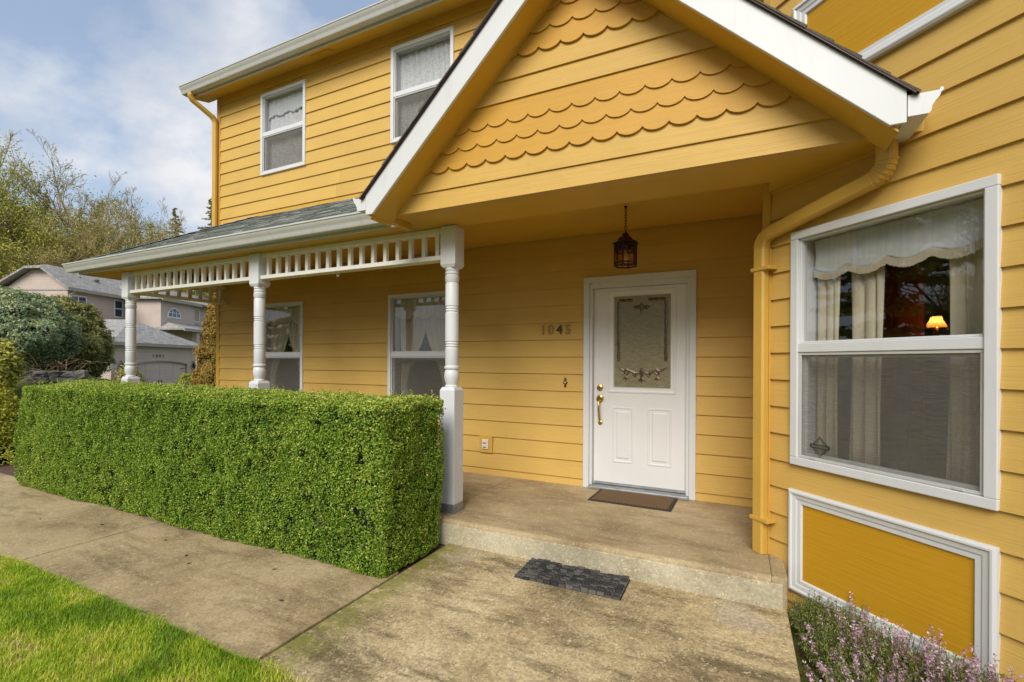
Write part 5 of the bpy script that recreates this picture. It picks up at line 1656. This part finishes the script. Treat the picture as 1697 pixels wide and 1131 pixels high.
# main block
MY = 31.0
nbox('main_wall', M['nwall'], 32.9, 39.3, MY, 36.3, ZG, 6.20)
nbox('main_wall', M['nwall'], 39.301, 41.5, MY - 1.0, 36.3, ZG, 6.2)
nbox('bay_wall', M['nwall'], 37.6, 41.6, MY - 3.0, MY - 1.001, ZG, 6.2)
nbox('wing_wall', M['nwall'], 41.61, 52, MY - 2.4, 36.3, ZG, 6.2)
GY1, GYc = MY - .45, 33.0
ztop = 8.05
L0, L1 = 32.4, 54.0
zl = 6.32
rpk0, rpk1 = 7.70, 2.05
roof_faces('main_roof', [
    [(L0, GY1, zl), (L1, GY1, zl), (L1, GYc, ztop), (L0 + 1.1, GYc, ztop), (L0, GYc - .55, 7.72)],
    [(L1, 35.9, zl), (L0, 35.9, zl), (L0, GYc + .55, 7.72), (L0 + 1.1, GYc, ztop), (L1, GYc, ztop)],
    [(L0, GYc - .55, 7.72), (L0 + 1.1, GYc, ztop), (L0, GYc + .55, 7.72)]])
MB().add([(32.9, MY, 6.2), (32.9, 35.4, 6.2), (32.9, GYc + .5, 7.6), (32.9, GYc - .5, 7.6), (33.0, MY, 6.2), (33.0, 35.4, 6.2), (33.0, GYc + .5, 7.6), (33.0, GYc - .5, 7.6)], [(0, 1, 2, 3), (7, 6, 5, 4), (3, 2, 6, 7)]).build('gable_end', M['nwall'], NB)
nbox('eave_fascia', M['nfascia'], L0, 41.0, GY1 - .05, GY1 + .01, 6.08, 6.28)
roof_faces('bay_roof', [[(37.2, MY - 3.4, 6.28), (42.0, MY - 3.4, 6.28), (41.0, GYc, 7.6), (38.6, GYc, 7.6)], [(37.2, GY1, 6.28), (37.2, MY - 3.4, 6.28), (38.6, GYc, 7.6)], [(42.0, MY - 3.4, 6.28), (52.5, MY - 2.8, 6.28), (52.5, GYc, 7.6), (41, GYc, 7.6)]])
nbox('eave_fascia', M['nfascia'], 37.2, 42.0, MY - 3.46, MY - 3.39, 6.02, 6.24)
nbox('eave_fascia', M['nfascia'], 42.001, 52.5, MY - 2.86, MY - 2.79, 6.02, 6.24)
nbox('gable_band', M['nfascia'], 32.86, 32.899, MY, 35.3, 6.12, 6.22)
def nwin(x0, x1, y, z0, z1, mull=True, gl=M['nglass']):
    w_ = frame_ring(MB(), x0, x1, z0, z1, .09, y - .05, y + .05)
    if mull: w_.box((x0 + x1) / 2 - .04, (x0 + x1) / 2 + .04, y - .05, y + .05, z0 + .09, z1 - .09) if mull == 'v' else w_.box(x0 + .09, x1 - .09, y - .05, y + .05, (z0 + z1) / 2 - .04, (z0 + z1) / 2 + .04)
    o = w_.build('window', M['nwhite'], NB)
    box('pane', gl, o, x0 + .09, x1 - .09, y - .02, y + .03, z0 + .09, z1 - .09, 0)
nwin(33.0, 34.35, MY, 4.98, 5.88, 'v')
nwin(36.70, 37.55, MY, 4.62, 6.0, 'h')
nwin(42.1, 43.1, MY - 2.4, 4.75, 6.0, False, M['ncurtain'])
nwin(44.2, 46.0, MY - 2.4, 4.75, 6.0, False)
# arched window of the bay
yw = MY - 3.0
ac, ar, az0 = 39.05, .78, 4.75
fr_ = MB(); gl_ = MB()
prev = None
arc = [(ac + ar * math.cos(t), az0 + .12 + ar * math.sin(t)) for t in np.linspace(0, PI, 15)]
ain = [(ac + (ar - .1) * math.cos(t), az0 + .12 + (ar - .1) * math.sin(t)) for t in np.linspace(0, PI, 15)]
for i in range(14): fr_.prism([ain[i], arc[i], arc[i + 1], ain[i + 1]], yw - .06, yw + .04)
fr_.box(ac - ar, ac + ar, yw - .06, yw + .04, az0, az0 + .12)
for dx in (-.25, .25): fr_.box(ac + dx - .025, ac + dx + .025, yw - .055, yw + .04, az0 + .12, az0 + .72)
fr_.box(ac - .66, ac + .66, yw - .055, yw + .04, az0 + .42, az0 + .47)
aw = fr_.build('arched_window', M['nwhite'], NB)
gl_.prism(arc[::-1][::-1] + [(ac - ar, az0 + .1), (ac + ar, az0 + .1)], yw - .02, yw + .03)
gl_.build('pane', M['nglass'], aw)
roof_faces('entry_roof', [[(37.4, MY - 5.0, 3.85), (46.5, MY - 5.0, 3.85), (45, MY - 2.3, 4.6), (38.6, MY - 2.3, 4.6)], [(37.4, MY - 2.3, 3.85), (37.4, MY - 5.0, 3.85), (38.6, MY - 2.3, 4.6)]])
nbox('eave_fascia', M['nfascia'], 37.4, 46.5, MY - 5.05, MY - 4.99, 3.62, 3.82)
for xx in (39.2, 42.0): nbox('entry_pillar', M['nwall'], xx, xx + .4, MY - 4.8, MY - 4.4, ZG, 3.7)
# roof vents
MB().lathe(34.9, MY + 1.0, [(.05, 6.9), (.05, 7.35), (.08, 7.36), (.08, 7.42)], 8).build('vent_pipe', M['black'], NB)
MB().lathe(36.1, MY + .8, [(.10, 6.7), (.10, 7.3), (.17, 7.32), (.17, 7.42)], 8).build('flue', M['rock'], NB)
ds_ = MB(); ds_.tube([(33.15, GY1, 6.15), (33.0, MY - .1, 5.85), (32.95, MY - .1, 2.0)], .05, 5); ds_.build('downspout', M['nfascia'], NB)

# parked pickup in the neighbour's drive, mostly behind the orange conifer
pk_ = cammap(-15.55, 26.75, -0.92)
TRK = empty('parked_pickup', pk_, YAW); tag(TRK, 'dark pickup truck parked by the garage, red tail light showing', 'truck')
bd = MB()
bd.prism_x([(-.9, .35), (.9, .35), (.9, .95), (-.9, .95)], -2.5, 2.5)
bd.build('body', M['car'], TRK, bev=.06)
cb_ = MB(); cb_.add([(-.3, -.85, .95), (1.6, -.85, .95), (1.6, .85, .95), (-.3, .85, .95), (0, -.7, 1.6), (1.1, -.7, 1.6), (1.1, .7, 1.6), (0, .7, 1.6)], [(3, 2, 1, 0), (4, 5, 6, 7), (0, 1, 5, 4), (1, 2, 6, 5), (2, 3, 7, 6), (3, 0, 4, 7)])
cb_.build('cab', M['carglass'], TRK, bev=.05)
for sy in (-1, 1):
    box('tail_light', M['taillight'], TRK, -2.56, -2.45, sy * .80 - .09, sy * .80 + .09, .58, .94, .02)
    for xx in (-1.6, 1.6):
        wv = MB(); wv.v = []; seg = 18
        for yy in (-.11, .11):
            for k in range(seg): wv.v.append((xx + .36 * math.cos(2 * PI * k / seg), sy * .84 + yy, .36 + .36 * math.sin(2 * PI * k / seg)))
        wv.f = [tuple(range(seg)), tuple(range(2 * seg - 1, seg - 1, -1))] + [((k + 1) % seg, k, k + seg, (k + 1) % seg + seg) for k in range(seg)]
        wv.build('wheel', M['tyre'], TRK)
box('bumper', M['steel'], TRK, -2.66, -2.52, -.85, .85, .38, .55, .02)

# ================================================================== TREES
def bare_tree(a, d, zb, h, spread, label, seed, leafy=0.0, mat='bark', group='bare trees behind the mauve house', leaf='mossleaf', name='bare_tree', jit=.45):
    g = random.Random(seed); gn = np.random.default_rng(seed)
    base = cammap(a, d, zb)
    o = empty(name, base); tag(o, label, 'tree', group)
    trunk = MB(); tips = []
    quads = []
    def limb(p, dirv, ln_, r, lvl):
        nseg = 4 if lvl < 2 else 3
        pts = [p.copy()]; dd = dirv.copy(); rr = [r]
        for i in range(nseg):
            dd = (dd + Vector((g.uniform(-1, 1), g.uniform(-1, 1), g.uniform(-.5, 1.0))) * (.16 if lvl else .07)).normalized()
            pts.append(pts[-1] + dd * ln_ / nseg); rr.append(r * (1 - .75 * (i + 1) / nseg))
        k = 6 if lvl == 0 else (4 if lvl == 1 else 3)
        for i in range(nseg):
            t = (pts[i + 1] - pts[i]).normalized(); u = t.orthogonal().normalized(); v = t.cross(u)
            ra, rb_ = max(rr[i], .017), max(rr[i + 1], .012)
            for q in range(k):
                a0, a1 = 2 * PI * q / k, 2 * PI * (q + 1) / k
                e0, e1 = u * math.cos(a0) + v * math.sin(a0), u * math.cos(a1) + v * math.sin(a1)
                (trunkq if lvl == 0 else quads).append([pts[i] + e0 * ra, pts[i] + e1 * ra, pts[i + 1] + e1 * rb_, pts[i + 1] + e0 * rb_])
        if lvl >= 4: tips.append(pts[-1]); return
        nb = (g.randint(13, 16), g.randint(7, 9), g.randint(5, 7), g.randint(3, 4))[lvl]
        for i in range(nb):
            t = g.uniform(.28 if lvl == 0 else .2, 1.0)
            f = t * nseg; i0 = min(int(f), nseg - 1)
            q = pts[i0].lerp(pts[i0 + 1], f - i0)
            ax_ = (pts[i0 + 1] - pts[i0]).normalized()
            az_ = g.uniform(0, 2 * PI); u = ax_.orthogonal().normalized(); v = ax_.cross(u)
            ang = R(g.uniform(24, 55)) * spread
            nd = (ax_ * math.cos(ang) + (u * math.cos(az_) + v * math.sin(az_)) * math.sin(ang) + Vector((0, 0, .22))).normalized()
            limb(q, nd, ln_ * (0.52 if lvl == 0 else .55) * g.uniform(.65, 1.1) * (1.15 - .45 * t), max(r * .42 * (1.1 - .5 * t), .012), lvl + 1)
        tips.append(pts[-1])
    trunkq = []
    limb(Vector((0, 0, -.3)), Vector((g.uniform(-.06, .06), g.uniform(-.06, .06), 1)).normalized(), h * .74, h * .014 + .05, 0)
    arr = lambda q: np.array([[tuple(p) for p in f] for f in q])
    poly_mesh('trunk', arr(trunkq), 4, M[mat], o)
    tag(poly_mesh('crown', arr(quads), 4, M[mat], o), kind='stuff')
    if leafy:
        T = np.array([tuple(p) for p in tips]); nl = int(len(T) * leafy)
        P = T[gn.integers(0, len(T), nl)] + gn.normal(0, jit, (nl, 3))
        P = P[P[:, 2] < h * gn.uniform(.3, 1.0, len(P))]
        tag(poly_mesh('catkins', leaves(P, gn.normal(size=P.shape), .24, .11, 1, g=gn), 4, M[leaf], o, rnd=gn.random(len(P))), kind='stuff')
    return o
def fir(a, d, zb, h, r, label, seed, mat='fir', dens=1.0, first=0.08, group='firs behind the mauve house', jag=.3):
    global LASTFIR
    gn = np.random.default_rng(seed)
    base = cammap(a, d, zb)
    o = empty('fir_tree', base); tag(o, label, 'tree', group)
    MB().lathe(0, 0, [(h * .014 + .06, -.4), (h * .010 + .04, h * .4), (.03, h * .98)], 8).build('trunk', M['bark_dark'], o, smooth=True)
    P, Al, Nn, rn = [], [], [], []
    nb = int(h * 11 * dens)
    for i in range(nb):
        t = first + (1 - first) * (i + gn.random()) / nb
        ang = gn.uniform(0, 2 * PI)
        ln_ = r * (1 - t) ** .8 * gn.uniform(1 - jag, 1 + jag * .6) + .12
        m_ = max(int(ln_ * 26 * dens), 5)
        s_ = gn.random(m_) ** .75
        dirv = np.array([math.cos(ang), math.sin(ang), 0])
        side = np.array([-math.sin(ang), math.cos(ang), 0])
        sag = -.28 * ln_ * s_ ** 1.3 + .14 * ln_ * s_ ** 3
        wv = gn.normal(0, .10 * ln_, m_) * (1 - s_ * .6)
        p = dirv * (s_ * ln_)[:, None] + side * wv[:, None] + np.array([0, 0, 1.]) * (t * h + sag + gn.normal(0, .04, m_))[:, None]
        P.append(p); Al.append(np.tile(dirv + np.array([0, 0, -.25]), (m_, 1)) + side * np.sign(wv)[:, None] * .6)
        Nn.append(np.tile([0, 0, 1.], (m_, 1))); rn.append(np.clip(.25 + .45 * s_ + gn.normal(0, .2, m_), 0, 1))
    P = np.concatenate(P); 
    LASTFIR = o
    tag(poly_mesh('crown', leaves(P, np.concatenate(Nn), .40, .16, 1.3, along=np.concatenate(Al) * 2, g=gn), 4, M[mat], o, rnd=np.concatenate(rn)), kind='stuff')
    return o
def copy_tree(src, a, d, zb, rz, k, label):
    o = src.copy(); COL.objects.link(o); o.location = cammap(a, d, zb); o.rotation_euler = (0, 0, rz); o.scale = (k, k, k)
    o['label'] = label
    for ch_ in list(src.children):
        c_ = ch_.copy(); COL.objects.link(c_); c_.parent = o
    return o
T1 = bare_tree(-46.5, 50, -1.2, 23.0, 1.1, 'tall mossy bare tree rising highest above the mauve roof', 11, 5.5)
T2 = bare_tree(-51.0, 51, -1.2, 20.0, 1.2, 'mossy bare tree beside the tall leafy tree', 12, 5.5, 'bark_pale')
T3 = bare_tree(-42.0, 49, -1.2, 18.5, 1.15, 'tawny bare tree with fine upright twigs above the porch gutter', 13, 4.0, 'bark_pale')
T4 = bare_tree(-38.0, 49, -1.2, 15.0, 1.2, 'lower tawny bare tree leaning toward the small fir', 14, 4.0, 'bark_pale')
copy_tree(T1, -50.0, 55, -1.2, 2.0, 1.0, 'olive bare tree deep in the wood')
copy_tree(T1, -44.0, 55, -1.2, 4.0, .95, 'dark-stemmed bare tree between the firs')
copy_tree(T3, -40.0, 53, -1.2, 2.2, 1.0, 'tawny bare tree behind the porch roof')
copy_tree(T4, -36.0, 52, -1.2, 1.2, .92, 'short pale bare tree below the small fir')
copy_tree(T2, -55.0, 53, -1.2, 3.0, 1.05, 'broad bare tree behind the tall leafy tree')
copy_tree(T3, -48.5, 47, -1.2, 5.0, .90, 'thin tawny tree in front of the tall mossy one')
copy_tree(T2, -43.5, 46, -1.2, 1.0, .82, 'bushy bare tree just over the mauve ridge')
copy_tree(T4, -33.5, 53, -1.2, 4.2, .92, 'pale bare tree half hidden by the porch roof')
copy_tree(T2, -47.2, 54, -1.2, 5.6, 1.0, 'bushy mossy tree in the heart of the wood')
copy_tree(T1, -39.0, 51, -1.2, 1.1, .78, 'mossy tree above the middle of the porch gutter')
copy_tree(T4, -45.3, 44.5, -1.2, 2.9, .95, 'low twiggy tree close behind the mauve ridge')
bare_tree(-48.2, 43.5, -1.0, 25.0, 0.9, 'leafy yellow-green tree, tallest at the edge of the wood', 31, 16, 'bark', leaf='cedar', name='leafy_tree', group='leafy trees of the wood', jit=.55)
bare_tree(-47.2, 42.0, -1.0, 15.0, 1.2, 'lower leafy tree filling under the tallest one', 41, 12, 'bark', leaf='cedar', name='leafy_tree', group='leafy trees of the wood', jit=.6)
FA = fir(-57.4, 58, -1.2, 23.0, 5.2, 'dark fir with a sparse top behind the pale bare tree', 33, 'fir', 1.0, .04, jag=.5)
FB = fir(-53.9, 59, -1.2, 21.5, 5.0, 'dark fir showing its tip between two bare trees', 32, 'fir', 1.0, .04, jag=.45)
FC = fir(-48.0, 60, -1.2, 20.5, 5.4, 'dark fir with long side boughs above the bare twigs', 34, 'fir', .9, .04, jag=.7)
copy_tree(FA, -50.7, 58, -1.2, 1.3, .95, 'olive fir beside the tallest bare tree')
copy_tree(FB, -46.0, 58, -1.2, 2.6, .86, 'olive fir over the mauve roof vents')
copy_tree(FC, -43.6, 57, -1.2, .7, .93, 'ragged fir leaning over the porch gutter')
copy_tree(FA, -55.0, 55, -1.2, 4.0, .80, 'shorter olive fir behind the broad bare tree')
copy_tree(FC, -52.0, 55, -1.2, 5.2, .82, 'shorter ragged fir in the middle of the wood')
copy_tree(FB, -40.5, 56, -1.2, 3.3, .70, 'stubby fir low behind the porch roof')
fir(-42.9, 60, -1.2, 21.8, 3.6, 'small pointed fir standing alone against the sky', 35, 'fir', 1.0)
fir(-31.9, 50, -1.2, 19.8, 3.4, 'open fir half hidden by the house corner', 36, 'fir', .7, jag=.7)
fir(-52.5, 47, -1.2, 13.5, 4.2, 'low bright cedar at the edge of the wood', 37, 'cedar', 1.2, .02)
fir(-45.0, 54, -1.2, 12.5, 4.2, 'low green cedar under the bare crowns', 38, 'cedar', 1.2, .02)
fir(-49.0, 52, -1.2, 12.5, 4.2, 'low green cedar in front of the wood', 39, 'cedar', 1.2, .02)
fir(-41.0, 56, -1.2, 12.5, 4.5, 'low green cedar behind the tawny trees', 40, 'cedar', 1.1, .02)

# trees across the street, seen only as reflections in the glass
def street(src, x, y, rz, k, label):
    o = copy_tree(src, 0, 0, 0, rz, k, label); o.location = (x, y, -1.0); o['group'] = 'trees across the street'
FIRX = LASTFIR
street(FIRX, -24, -7.5, 1.0, 1.25, 'spreading cedar across the street beyond the path end')
street(FIRX, -21, -14, 2.0, 1.35, 'spreading cedar across the street beside the tawny tree')
street(T2, -26, -11, .4, .8, 'mossy bare tree across the street')
street(T3, -15, -20, 1.4, .8, 'tawny bare tree across the street')
street(FIRX, -12, -23, 3.0, 1.2, 'spreading cedar across the street opposite the porch')
street(FIRX, -4, -26, 4.0, 1.3, 'spreading cedar across the street opposite the door')
street(T4, -8, -25, 2.4, .9, 'pale bare tree across the street')
street(FIRX, 5, -26, 5.0, 1.2, 'spreading cedar across the street opposite the bay')
